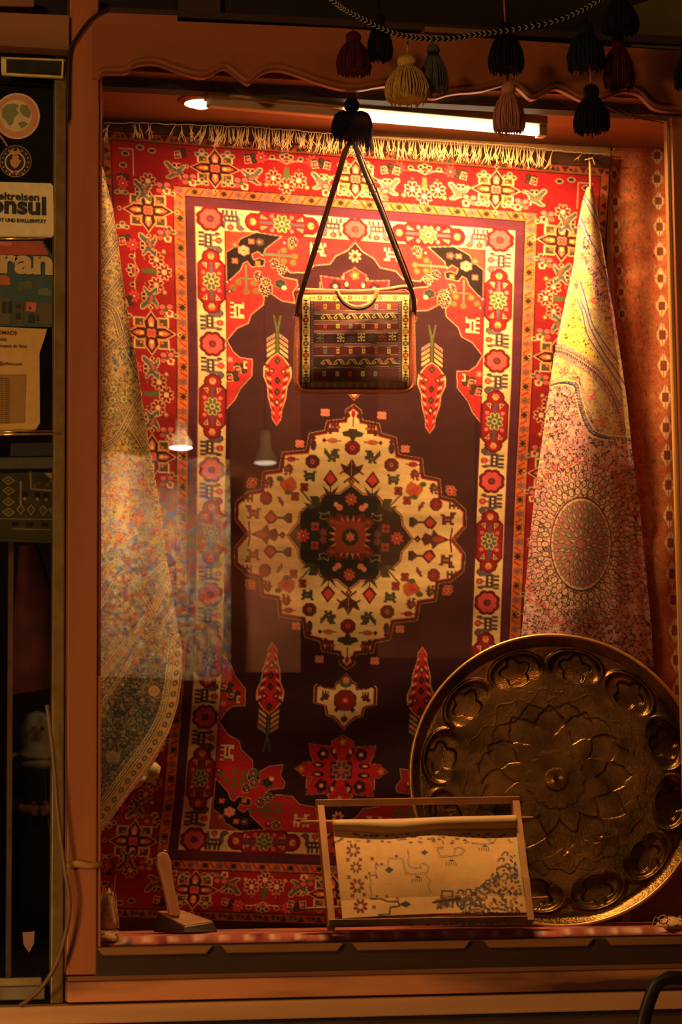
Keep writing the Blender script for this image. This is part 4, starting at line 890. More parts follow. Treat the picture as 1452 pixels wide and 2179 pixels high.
# ================================================================== THE WOVEN SATCHEL
BY = .34
def paint_bag():
    c = Cv(626, 886, 606, 840, .5, (96, 40, 44)); k = 290/1452.
    M = lambda x, y: (610+x*k, 580+y*k)
    def R(x0, y0, x1, y1, cc): c.poly([M(x0, y0), M(x1, y0), M(x1, y1), M(x0, y1)], cc)
    c.a[:] = (176, 60, 52)
    c.poly([M(150, 215), M(1290, 205), M(1330, 260), M(1310, 1200), M(1280, 1240), M(170, 1240), M(140, 1180)], (60, 26, 26))
    CR = (240, 218, 140); DK = (58, 30, 26)
    # cream guard with little hour-glasses, rosettes
    for x0, x1 in ((165, 250), (1232, 1308)): R(x0, 250, x1, 1215, CR)
    R(165, 235, 1308, 300, CR); R(170, 1165, 1290, 1225, (120, 96, 60))
    for i in range(15):
        y = 315+i*63
        for x in (207, 1270):
            if i % 2 == 0:
                for s in (-1, 1): c.poly([M(x-28, y+s*26), M(x+28, y+s*26), M(x, y)], DK)
            else: c.ros(*M(x, y), 6, 6, ((160, 50, 44), (96, 90, 90), (190, 130, 60))[i % 3], DK, CR, (150, 40, 40))
        for x in (165, 250, 1232, 1308): c.line([M(x, y-32), M(x, y+32)], 1, DK)
    for i in range(13):
        x = 275+i*80
        if i % 2: c.ros(*M(x, 268), 5, 6, (200, 100, 60), (150, 110, 60), CR)
        else: c.poly([M(x-30, 248), M(x-30, 290), M(x, 268)], (150, 140, 120)); c.poly([M(x+30, 248), M(x+30, 290), M(x, 268)], (170, 130, 80))
        c.poly([M(x-20, 1180), M(x+20, 1180), M(x, 1200)], (150, 130, 90)); c.poly([M(x-20, 1220), M(x+20, 1220), M(x, 1200)], (150, 130, 90))
    # dotted inner guard
    R(250, 300, 1232, 1165, (84, 60, 76)); 
    for i in range(60):
        for x in (272, 1208): c.ell(*M(x, 312+i*14), 1.2, .9, (206, 180, 120) if i % 2 else (50, 30, 40), 6)
        c.ell(*M(262+i*16, 305), 1, 1, (206, 180, 120), 6)
    R(295, 318, 1188, 1150, (60, 28, 34))
    rows = [(318, 400, (136, 60, 62)), (405, 440, (124, 92, 100)), (443, 505, (58, 44, 38)), (508, 545, (124, 88, 90)), (548, 615, (110, 42, 50)), (618, 645, (150, 110, 110)), (650, 755, (60, 30, 34)), (757, 785, (120, 84, 84)), (788, 880, (100, 40, 48)), (882, 905, (96, 64, 66)), (908, 1005, (58, 44, 40)), (1008, 1030, (90, 60, 60)), (1032, 1150, (84, 40, 44))]
    for a, b, cc in rows: R(292, a, 1190, b, cc)
    for y in (403, 441, 506, 547, 617, 648, 756, 786, 881, 1007): c.line([M(292, y+4), M(700, y), M(1190, y-8)], .8, (206, 160, 140))
    sq = [(236, 150, 70), (240, 206, 90), (214, 90, 80), (214, 206, 120), (110, 150, 140), (230, 190, 90)]
    for r, (y, off) in enumerate(((362, 0), (572, 0), (838, 0), (1078, -8))):
        for i in range(6):
            x = 412+i*136+off; j = (i+r*2) % 6
            if r == 0 and i in (2, 3): continue
            if r == 3 and i == 5: continue
            R(x-18, y-27, x+18, y+25, sq[j]); R(x-7, y-6, x+7, y+6, (90, 50, 50))
            if r == 2: R(x-26, y-46, x+24, y-40, (220, 190, 140))
    for y, cc in ((470, (238, 214, 130)), (955, (224, 176, 120))):
        for i in range(6):
            x = 430+i*136; q = y-8*i/3
            for dx in (0, 15, 30): c.line([M(x-8+dx, q-25), M(x+28+dx, q+26)], 1.6, cc if dx != 15 else (200, 110, 60))
            c.line([M(x+24, q-26), M(x-30, q-22), M(x-62, q+12), M(x-46, q+26), M(x-24, q+14), M(x-34, q+2)], 1.7, cc)
            if y > 900: c.line([M(x+30, q+26), M(x+90, q+26)], 1.4, cc)
    for i, cc in enumerate(((110, 116, 84), (70, 40, 50), (236, 220, 150), (84, 84, 120), (230, 220, 140), (64, 84, 70), (190, 70, 80), (236, 220, 140))):
        x = 358+i*110; y = 700-i*3
        for a, b in ((-32, -34), (0, -34), (32, -34), (-32, 34), (0, 34), (32, 34), (-34, 0), (34, 0)): c.ros(*M(x+a*.9, y+b), 2.1, 4, cc, None)
        c.poly([M(x, y-22), M(x+24, y), M(x, y+22), M(x-24, y)], cc); c.poly([M(x, y-10), M(x+12, y), M(x, y+10), M(x-12, y)], (60, 30, 34))
    return c
bc = paint_bag()
bag = empty('satchel', P(755, 835, BY), 'small satchel of woven carpet cloth with coral piping, hanging from a long strap', 'bag')
ol = [(640, 618), (700, 620), (760, 621), (820, 617), (862, 611), (873, 616), (878, 632), (879, 700), (880, 760), (881, 812), (874, 826), (858, 832), (800, 833), (740, 833), (680, 833), (645, 830), (636, 822), (631, 808), (631, 740), (634, 690), (636, 640), (637, 624)]
def clo(p, k=6):
    o = []; n = len(p)
    for i in range(n):
        a, b, c_, d = p[i-1], p[i], p[(i+1) % n], p[(i+2) % n]
        for j in range(k):
            t = j/k; o.append(tuple(.5*(2*b[m]+(c_[m]-a[m])*t+(2*a[m]-5*b[m]+4*c_[m]-d[m])*t*t+(3*b[m]-a[m]-3*c_[m]+d[m])*t**3) for m in (0, 1)))
    return o
oc = np.array(clo(ol)); cen = np.array([757., 725.])
rad = np.linspace(0, 1, 110)[:, None]; K = 4
# fill the outline: straight rows of knots between its two edges
yy = np.linspace(oc[:, 1].min()+.4, oc[:, 1].max()-.4, 190); Lx = []; Rx = []
for y in yy:
    xsx = []
    for i in range(len(oc)):
        a, b = oc[i-1], oc[i]
        if (a[1] < y) != (b[1] < y): xsx.append(a[0]+(b[0]-a[0])*(y-a[1])/(b[1]-a[1]))
    Lx.append(min(xsx)); Rx.append(max(xsx))
T, YY = np.meshgrid(np.linspace(0, 1, 200), yy); Lx = np.array(Lx)[:, None]; Rx = np.array(Rx)[:, None]; XX = Lx+(Rx-Lx)*T
Xn = (XX-757)/124; Yn = (YY-724)/110
puff = np.clip(1-np.abs(Xn)**5, 0, 1)**.6*np.clip(1-np.abs(Yn)**5, 0, 1)**.6
D = BY-.028*puff-.006*np.sin(XX/37+YY/29)*puff
bw = woven('satchel_cloth', bump=.3)
grid_mesh('front_panel', at(XX, YY, D), np.clip(bc.sample(XX, YY), 0, 255), bw, bag)
coral = mat('coral_piping', (228, 134, 98), .8, var=.25, scale=150, bump=.2); strapm = mat('worn_leather_strap', (84, 56, 40), .55, var=.3, scale=60)
side = MB(); q0 = at(oc[:, 0], oc[:, 1], BY); n = len(oc)
cc0 = q0.mean(0); 
side.v = [tuple(a) for a in q0]+[(a[0], BY+.05, a[2]) for a in q0]+[(cc0[0], BY+.052, cc0[2])]
side.f = [(i, (i+1) % n, n+(i+1) % n, n+i) for i in range(n)]+[(n+i, n+(i+1) % n, 2*n) for i in range(n)]
side.build('gusset', coral, bag, smooth=True)
pp = [P(x, y, BY-.002) for x, y in oc]; mb = MB(); mb.tube(pp+[pp[0]], .0085, 10, caps=False); mb.build('piping', coral, bag, smooth=True)
mb = MB(); oi = (oc-cen)*np.array([.955, .95])+cen; pp = [P(x, y, BY-.006) for x, y in oi]; mb.tube(pp+[pp[0]], .0032, 6, caps=False); mb.build('piping', coral, bag, smooth=True)
hp = spl([(716, 618), (721, 628), (730, 640), (745, 651), (760, 654), (776, 652), (790, 644), (799, 632), (803, 619)], 5)
tan = mat('tan_handle_leather', (206, 160, 96), .6, var=.3, scale=70)
mb = MB(); mb.tube([P(x, y, BY-.045) for x, y in hp], .0075, 10, flat=.6); mb.build('handle', tan, bag, smooth=True)
mb = MB(); mb.tube([P(x, y+3.5, BY-.047) for x, y in hp[4:-4]], .005, 8, flat=.6); mb.build('handle_binding', mat('dark_handle_binding', (60, 44, 34), .6, var=.2), bag, smooth=True)
def strap(px, Ys, w, m, name='strap'):
    mb = MB(); L = spl([(x, y) for x, y in px], 6); pts = []
    for i, (x, y) in enumerate(L): pts.append(P(x, y, Ys[0]+(Ys[1]-Ys[0])*i/(len(L)-1)))
    mb.tube(pts, w, 8, flat=.3, up=(0, 1, 0)); mb.build(name, m, bag, smooth=True)
redl = mat('red_brown_leather', (112, 52, 40), .5, var=.3, scale=60); dkl = mat('dark_leather', (64, 48, 40), .5, var=.3, scale=60)
strap([(747, 300), (734, 320), (718, 372), (700, 430), (672, 520), (650, 590), (636, 640), (632, 672)], (.118, BY), .0065, redl)
strap([(749, 300), (739, 322), (724, 372), (706, 430), (678, 520), (655, 590), (640, 640), (634, 676)], (.114, BY-.005), .004, strapm)
strap([(751, 298), (760, 322), (776, 366), (792, 404), (812, 450), (838, 520), (860, 578), (875, 616), (881, 640), (882, 672)], (.118, BY), .0085, dkl)
strap([(755, 298), (766, 322), (784, 366), (800, 400), (815, 440), (842, 510), (866, 572), (880, 612)], (.112, BY-.006), .0035, redl)
mb = MB(); a, b = P(788, 396, .17), P(806, 412, .17)
for dx, dy in ((-8, 4), (8, -4)): mb.bar(P(794+dx, 404+dy, .168)-Vector((0, 0, .012)), P(794+dx, 404+dy, .168)+Vector((0, 0, .012)), .003, .003)
mb.bar(P(785, 396, .168), P(803, 388, .168), .003, .003); mb.bar(P(787, 414, .168), P(804, 406, .168), .003, .003)
chrome = mat('chrome_fitting', (220, 215, 205), .15, metal=1.0, var=.05); mb.build('buckle', chrome, bag)
for x in (631, 882):
    mb = MB(); mb.tube([P(x+6*math.sin(t), 676+10*math.cos(t), BY-.004) for t in np.linspace(0, 6.2832, 17)], .002, 6, caps=False); mb.build('strap_ring', chrome, bag, smooth=True)
    mb = MB(); mb.tube([P(x, 684, BY), P(x+1, 700, BY+.004), P(x+2, 716, BY+.01)], .004, 6); mb.build('strap_tab', dkl, bag)
mb = MB(); hk = P(751, 262, .112); mb.tube([P(750, 306, .114), P(751, 262, .112), Vector((hk.x, hk.y, ZC))], .003, 6); mb.build('hanging_cord', strapm, bag, smooth=True)
# ================================================================== TASSELS
def yarnmat(name, c, var=.35): return mat(name, c, .9, var=var, scale=260, bump=.15, spec=.1)
def tassel(x, y0, y1, w, Y, m, label, head=None, strands=90, cord=None, seed=1, cordm=None, flare=1.0, headm=None, ragged=.12):
    """x: middle, y0: top of the head, y1: foot of the skirt, w: half width in pixels"""
    rs = np.random.RandomState(seed); top = P(x, y0, Y); bot = P(x, y1, Y); H = (top-bot).length; R = w*.00149*(8-.1+Y)/8
    t = empty('tassel', top, label, 'tassel', 'wool tassels strung across the shopfront')
    hh = min(H*.3, R*1.1) if head is None else H*head
    if head != 0:
        r = R*.5
        MB().lathe([(.001, 0), (r*.6, -hh*.12), (r*.95, -hh*.35), (r, -hh*.55), (r*.8, -hh*.8), (r*.6, -hh)], top, 18, wob=lambda i, k, n: 1+.05*math.sin(k*5+i)).build('head', headm or m, t, smooth=True)
        MB().lathe([(r*.62, -hh*.88), (r*.72, -hh*.95), (r*.72, -hh*1.04), (r*.6, -hh*1.1)], top, 16).build('binding', headm or m, t, smooth=True)
    else: hh = 0
    base = top+Vector((0, 0, -hh*.9)); L = H-hh*.9
    def prof(q): return R*(.42+.62*math.sin(min(1, q*1.25)*math.pi/2)**.8*flare-.12*max(0, q-.8)/.2)
    core = MB(); pr = [(prof(q)*.86, -L*q*.90) for q in (0, .12, .3, .5, .7, .88, 1.0)]+[(prof(1)*.5, -L*.80)]
    core.lathe(pr, base, 20, wob=lambda i, k, n: 1+.07*math.sin(k*3.1+i*.7+seed)).build('skirt', m, t, smooth=True)
    st_ = MB()
    for i in range(strands):
        a = rs.uniform(0, 2*math.pi); k = rs.uniform(.86, 1.06); l = L*(1-rs.uniform(0, ragged)); w1 = rs.uniform(-.12, .12); pts = []
        for q in (0, .2, .45, .7, .88, 1.0):
            r = prof(q)*k*(1+rs.uniform(-.03, .03)); aa = a+w1*q; pts.append(base+Vector((math.cos(aa)*r, math.sin(aa)*r, -l*q)))
        st_.tube(pts, [.0022, .0026, .0026, .0024, .0022, .0012], 4, caps=False)
    st_.build('strands', m, t, smooth=True, kind='stuff')
    if cord:
        mb = MB(); mb.tube([P(a, b, Y) for a, b in cord]+[top+Vector((0, 0, -hh*.2))], .0028, 6); mb.build('cord', cordm or m, t, smooth=True)
    return t
GY = -.32; GC = GY-.05
navy = yarnmat('navy_wool', (30, 30, 66)); blk = yarnmat('black_wool', (22, 22, 26)); rose = yarnmat('dusty_rose_wool', (176, 112, 86)); ochre = yarnmat('ochre_wool', (190, 150, 78)); grey = yarnmat('grey_green_wool', (86, 88, 78)); crim = yarnmat('crimson_wool', (74, 22, 22)); dgrn = yarnmat('dark_green_wool', (24, 30, 30)); twine = mat('plain_twine', (170, 130, 84), .8, var=.2)
bl2 = yarnmat('violet_blue_wool', (66, 60, 130), .2)
nt_ = empty('tassel', P(750, 208, .06), 'navy blue tassel with a round head hanging before the strip lamp, over the satchel strap', 'tassel', 'wool tassels strung across the shopfront')
c0 = P(749, 225, .06)
MB().lathe([(.001, .026), (.015, .023), (.024, .010), (.026, 0), (.023, -.012), (.014, -.022)], c0, 20).build('head', navy, nt_, smooth=True)
for dx, dz, r, hL, sd in ((-17, 0, 24, 60, 1), (18, 0, 25, 66, 2), (0, 2, 20, 50, 3)):
    mb = MB(); b0 = P(749+dx, 240+dz, .058+(.008 if sd == 3 else 0)); rs = np.random.RandomState(sd); rw = r*.00149
    mb.lathe([(rw*.3, .004), (rw*.8, -.006), (rw*1.0, -.025), (rw*1.02, -.05), (rw*.9, -hL*.00135)], b0, 16, wob=lambda i, k, n: 1+.06*math.sin(k*4+i)); mb.build('skirt', navy, nt_, smooth=True)
    mb = MB()
    for i in range(60):
        a = rs.uniform(0, 6.283); k = rs.uniform(.9, 1.1); l = hL*.00149*rs.uniform(.85, 1.18)
        mb.tube([b0+Vector((math.cos(a)*rw*k*f, math.sin(a)*rw*k*f, -l*q)) for q, f in ((0, .5), (.25, .9), (.5, 1.05), (.8, 1.03), (1, .96))], .0016, 4, caps=False)
    mb.build('strands', navy, nt_, smooth=True, kind='stuff')
mb = MB(); rs = np.random.RandomState(4)
for i in range(16):
    x0 = rs.uniform(776, 792); mb.tube([P(x0-2, 254, .04), P(x0+1, 275, .036), P(x0-2+rs.uniform(-3, 3), 300, .038), P(x0-5+rs.uniform(-4, 4), rs.uniform(308, 332), .04)], .0015, 4, caps=False)
mb.build('loose_threads', bl2, nt_, smooth=True, kind='stuff')
mb = MB(); mb.tube([P(738, 210, .06), P(744, 185, .06), P(749, 163, .06), P(755, 185, .06), P(763, 210, .06)], .0022, 5); mb.tube([P(749, 163, .06), P(749, 150, .055), P(750, 120, .05)], .0022, 5); mb.build('cord', twine, nt_, smooth=True)
tassel(752, 66, 160, 36, GY, crim, 'dark crimson tassel above the navy one, leftmost on the garland', seed=2, cord=[(752, 20)])
tassel(808, 30, 130, 25, GY+.02, blk, 'narrow black tassel between the crimson and the ochre ones', seed=3, cord=[(806, 0)])
tassel(866, 116, 222, 46, GY, ochre, 'full ochre yellow tassel hanging over the strip lamp', seed=4, cord=[(868, 88)], ragged=.2, strands=120)
tassel(922, 92, 200, 30, GY+.06, grey, 'grey green tassel half hidden behind the ochre one', seed=5, cord=[(915, 74)])
tassel(1076, 46, 156, 38, GY, blk, 'big black tassel with a dusty pink one hanging from it', seed=6, cord=[(1072, -30), (1074, 20)], cordm=rose, head=.3)
tassel(1082, 172, 284, 33, GY, rose, 'dusty pink tassel in front of the right end of the strip lamp', seed=7, cord=[(1078, 150)], cordm=dgrn, head=.3, ragged=.16, strands=120)
tassel(1246, 46, 152, 40, GY, dgrn, 'big dark green tassel above a black bell shaped one, right part of the garland', seed=8, cord=[(1250, 10)])
tassel(1258, 178, 284, 38, GY, blk, 'bell shaped black tassel lowest on the right, over the batten corner', seed=9, cord=[(1256, 140)], cordm=rose, head=.32, ragged=.1)
tassel(1316, 74, 190, 34, GY+.05, crim, 'long dark crimson tassel right of the dark green one', seed=10, cord=[(1310, 40)])
tassel(1318, -20, 74, 40, GY-.03, blk, 'black tassel at the top edge above the long crimson one', seed=11)
tassel(1458, 108, 190, 24, GY, dgrn, 'dark tassel cut by the right edge, beside the lintel', seed=12, cord=[(1460, 60)])
# braided cord
gl2 = spl([(690, -18), (716, 8), (740, 24), (775, 42), (815, 62), (860, 76), (905, 82), (960, 82), (1010, 74), (1060, 68), (1120, 58), (1180, 46), (1230, 26), (1270, 4), (1300, -20)], 9)
ga = empty('garland_cord', P(900, 82, GC), 'black and white braided cord sagging across the top of the window', 'cord')
mb = MB(); mb.tube([P(x, y, GC) for x, y in gl2], .0080, 10); mb.build('dark_strand', blk, ga, smooth=True)
whm = yarnmat('white_wool', (190, 176, 150)); mb = MB()
for i in range(0, len(gl2)-1, 2):
    x, y = gl2[i]; x2, y2 = gl2[i+1]; dx, dy = x2-x, y2-y; l = math.hypot(dx, dy); dx /= l; dy /= l
    for s in (-1, 1): mb.tube([P(x-dx*3-dy*s*5.5, y-dy*3+dx*s*5.5, GC-.006), P(x+dx*.5-dy*s*3, y+dy*.5+dx*s*3, GC-.0105), P(x+dx*4, y+dy*4, GC-.011)], [.001, .0018, .001], 5)
mb.build('white_strand', whm, ga, smooth=True, kind='stuff')
tw = MB()
for a, b, k in (((1290, 226), (1428, 272), .0026), ((1318, 232), (1426, 262), .0016), ((1300, 240), (1392, 248), .0014), ((1345, 236), (1352, 262), .003)):
    tw.tube([P(a[0]+(b[0]-a[0])*t, a[1]+(b[1]-a[1])*t+5*math.sin(t*5), .03+.03*t) for t in np.linspace(0, 1, 8)], k, 5)
tag(tw.build('twig', mat('dry_straw', (150, 100, 56), .7, var=.3), None, smooth=True, kind='stuff'), 'dry straw twigs caught in the upper right corner of the window', 'twig')
# ================================================================== cables, tape and handrail
cm = mat('dull_black_cable', (30, 24, 20), .5, var=.2); cg = mat('grey_brown_cable', (122, 90, 56), .5, var=.2, scale=40)
def cable(px, Y, r, m, label, name='cable'):
    o = MB(); o.tube([P(x, y, Y) for x, y in spl(px, 6)], r, 8); c_ = o.build(name, m, None, smooth=True); return tag(c_, label, 'cable')
cable([(232, 18), (208, 30), (185, 50), (165, 78), (150, 104), (146, 150), (144, 260)], -.045, .0055, cm, 'black cable running from the lintel corner down beside the window post')
cable([(100, 1500), (112, 1600), (124, 1740), (138, 1850), (148, 1920), (140, 1985), (120, 2050), (90, 2100), (60, 2128), (42, 2140)], -.08, .0065, cg, 'grey brown cable hanging down beside the window post to the bottom board')
tp = MB(); tp.tube([P(140, 1843, -.04), P(165, 1838, -.042), P(190, 1842, -.042), P(217, 1840, -.04)], [.010, .0115, .009, .010], 8, flat=.35)
tag(tp.build('tape_strip', mat('yellowed_tape', (176, 130, 70), .4, var=.25), None, smooth=True), 'yellowed tape wrapped across the lower window post', 'tape')
hr = MB(); hr.tube([P(x, y, -.42) for x, y in spl([(1365, 2195), (1376, 2150), (1386, 2120), (1396, 2098), (1412, 2084), (1436, 2080), (1480, 2084)], 5)], .021, 10, flat=.5)
tag(hr.build('bar', mat('black_bent_metal', (34, 26, 20), .35, var=.3, scale=20), None, smooth=True), 'bent black metal bar in front of the sill boards, lower right corner', 'bar')
# ================================================================== THE BRASS TRAY
TY = .35
cx, cy = 1184, 1659
tc_ = P(cx, cy, TY); Rt = 296*.00149*(8.04+.26)/8.04
brass = bpy.data.materials.new('engraved_brass'); brass.use_nodes = True
nt = brass.node_tree; N = nt.nodes; L_ = nt.links; b = N['Principled BSDF']; b.inputs['Metallic'].default_value = .92; b.inputs['Roughness'].default_value = .33
tc = N.new('ShaderNodeTexCoord'); nz = N.new('ShaderNodeTexNoise'); nz.inputs['Scale'].default_value = 9; nz.inputs['Detail'].default_value = 8
vo = N.new('ShaderNodeTexVoronoi'); vo.inputs['Scale'].default_value = 130; rp = N.new('ShaderNodeValToRGB')
rp.color_ramp.elements[0].color = (*lin((60, 42, 20)), 1); rp.color_ramp.elements[1].color = (*lin((140, 104, 50)), 1); rp.color_ramp.elements[0].position = .3; rp.color_ramp.elements[1].position = .72
L_.new(tc.outputs['Object'], nz.inputs[0]); L_.new(tc.outputs['Object'], vo.inputs[0]); L_.new(nz.outputs[0], rp.inputs[0]); L_.new(rp.outputs[0], b.inputs['Base Color'])
bp = N.new('ShaderNodeBump'); bp.inputs['Strength'].default_value = .35; bp.inputs['Distance'].default_value = .002; L_.new(vo.outputs['Distance'], bp.inputs['Height']); L_.new(bp.outputs[0], b.inputs['Normal'])
nr, na = 300, 900
rr = np.linspace(0, 1, nr); th = np.arange(na)*2*math.pi/na; RR, TH = np.meshgrid(rr, th, indexing='ij')
sm = lambda a, w: 1/(1+np.exp(-np.clip(a/w, -30, 30)))
def tri(x): return 2*np.abs((x/(2*math.pi)) % 1-.5)
PH = math.radians(18)
A = TH-PH
H = np.zeros_like(RR); wob = .006*np.sin(TH*31+3*np.sin(TH*5))
def edge(rb, dh, w=.0035, ridge=.0):
    global H
    H += dh*sm(rb-RR, w)+ridge*np.exp(-((RR-rb)/.008)**2)
edge(.078, .0022); edge(.185+.022*np.abs(np.sin(A*6.5)), .0016)
s1 = tri(A*12); s2 = tri(A*12+math.pi)
edge(.27+.115*s1**.8+wob, .003, ridge=-.0006); edge(.40+.12*s2**.75+wob, -.003, ridge=.0006)
edge(.47+.07*s1**.8+wob, -.002, ridge=-.0005)
m1 = np.exp(-((RR-(.56+.07*np.abs(np.sin(A*6))+.015*np.sin(A*24)))/.006)**2); H += .0010*m1
m2 = np.exp(-((RR-(.60+.05*np.cos(A*12)+.01*np.sin(A*36)))/.005)**2); H += .0008*m2
# wells round the brim
for k in range(12):
    a = PH+k*math.pi/6; px, py = .79*math.cos(a), .79*math.sin(a)
    X = RR*np.cos(TH)-px; Yv = RR*np.sin(TH)-py; u = X*math.cos(a)+Yv*math.sin(a); v = -X*math.sin(a)+Yv*math.cos(a)
    rl_ = np.hypot(u, v); ph = np.arctan2(v, u)
    out = (u > -.03)
    q_ = np.hypot(u/.125, v/.188); arch = np.exp(-((q_-1)/.10)**2)*sm(u+.03, .02); H += .013*arch
    H -= .010*sm(1-q_, .06)*sm(u+.05, .02)
    cl = .094+.012*np.cos(5*ph)+.012*np.abs(np.cos(2.5*ph))-.02*np.clip(-u/.1, 0, 1)+.035*np.exp(-((np.abs(ph)-math.pi)/.35)**2)
    H -= .011*sm(cl-rl_, .004); H += .0045*np.exp(-((rl_-cl)/.008)**2)
H += .006*sm(RR-.945, .01)-.004*sm(RR-.925, .006)
H += .022*np.clip((RR-.93)/.07, 0, 1)**1.6*1.0
H += .00022*np.sin(TH*60+RR*240)*np.sin(RR*170-TH*44)
ax_n = Vector((math.sin(math.radians(-8))*-1*-1, -1, .17)).normalized()   # faces out and a little up
ax_n = Vector((-.16, -1, .17)).normalized(); ex = Vector((0, 0, 1)).cross(-ax_n).normalized(); ex = -ex if ex.x < 0 else ex; ez = ax_n.cross(ex); ez = -ez if ez.z < 0 else ez
Rw = 316*.00149*(8.04+.26)/8.04*1.004
X = RR*np.cos(TH)*Rw; Z = RR*np.sin(TH)*Rw
c0 = np.array(tc_); exn, ezn, nn = np.array(ex), np.array(ez), np.array(ax_n)
V = c0+X[..., None]*exn+Z[..., None]*ezn+(H-.0)[..., None]*nn
idx = np.arange(nr*na).reshape(nr, na); nx = np.roll(idx, -1, 1)
F = np.stack([idx[:-1], nx[:-1], nx[1:], idx[1:]], -1).reshape(-1, 4)
tray = empty('brass_tray', c0-np.array([0, 0, Rw*.97]), 'large round engraved brass tray with lobed wells round its brim leaning at the right', 'tray')
mb = MB(); mb.v = [tuple(p) for p in V.reshape(-1, 3)]; mb.f = [tuple(f) for f in F.tolist()]
def fastmesh(name, V, F, m, parent):
    me = bpy.data.meshes.new(name); V = V.reshape(-1, 3); me.vertices.add(len(V)); me.vertices.foreach_set('co', V.astype(np.float32).ravel())
    me.loops.add(F.size); me.loops.foreach_set('vertex_index', F.astype(np.int32).ravel()); me.polygons.add(len(F)); me.polygons.foreach_set('loop_start', np.arange(0, F.size, 4, dtype=np.int32))
    me.update(calc_edges=True); me.shade_smooth(); me.materials.append(m); o = bpy.data.objects.new(name, me); col.objects.link(o)
    o.parent = parent; o.matrix_parent_inverse = Matrix.Translation(parent.location).inverted(); return o
fastmesh('plate', V, F, brass, tray)
mb = MB(); mb.tube([Vector(tuple(c0+math.cos(t)*Rw*exn+math.sin(t)*Rw*ezn+.027*nn)) for t in np.linspace(0, 2*math.pi, 160)], .0065, 8, caps=False)
mb.build('rim', mat('polished_brass_rim', (226, 180, 96), .3, metal=.9, var=.15, scale=30), tray, smooth=True)
# ================================================================== THE LITTLE LOOM
LY = .055
pine = mat('loom_pine', (214, 154, 96), .55, var=.22, scale=14, stretch=(1, 1, .3), bump=.06)
loom = empty('weaving_frame', P(905, 1972, LY), 'small pine weaving frame holding a half rolled paper carpet pattern before the brass tray', 'frame')
TL, TR = .20, .20                                    # the frame leans back a little
def stick(a, b, w, h, name, m=pine, bev=.002):
    o = MB(); o.bar(Vector(a), Vector(b), w, h); return o.build(name, m, loom, bevel=bev)
stick(P(681, 1712, LY+.21), P(706, 1976, LY-.0), .023, .028, 'side_bar')
stick(P(1096, 1702, LY+.21), P(1128, 1962, LY-.0), .024, .028, 'side_bar')
stick(P(673, 1709, LY+.208), P(1104, 1702, LY+.208), .023, .030, 'top_bar')
stick(P(700, 1963, LY+.0), P(1136, 1955, LY+.0), .020, .03, 'bottom_bar')
stick(P(1119, 1868, LY+.055), P(1129, 1961, LY-.012), .022, .02, 'splint')
for nm, a, b, r in (('upper_rod', (641, 1750), (1134, 1741), .0062), ('lower_rod', (651, 1935), (1166, 1911), .0062)):
    o = MB(); Yr = LY+.172 if nm[0] == 'u' else LY+.032
    o.tube([P(a[0]+(b[0]-a[0])*t, a[1]+(b[1]-a[1])*t, Yr) for t in (0, .25, .5, .75, 1)], r, 10); o.build(nm, pine, loom, smooth=True)
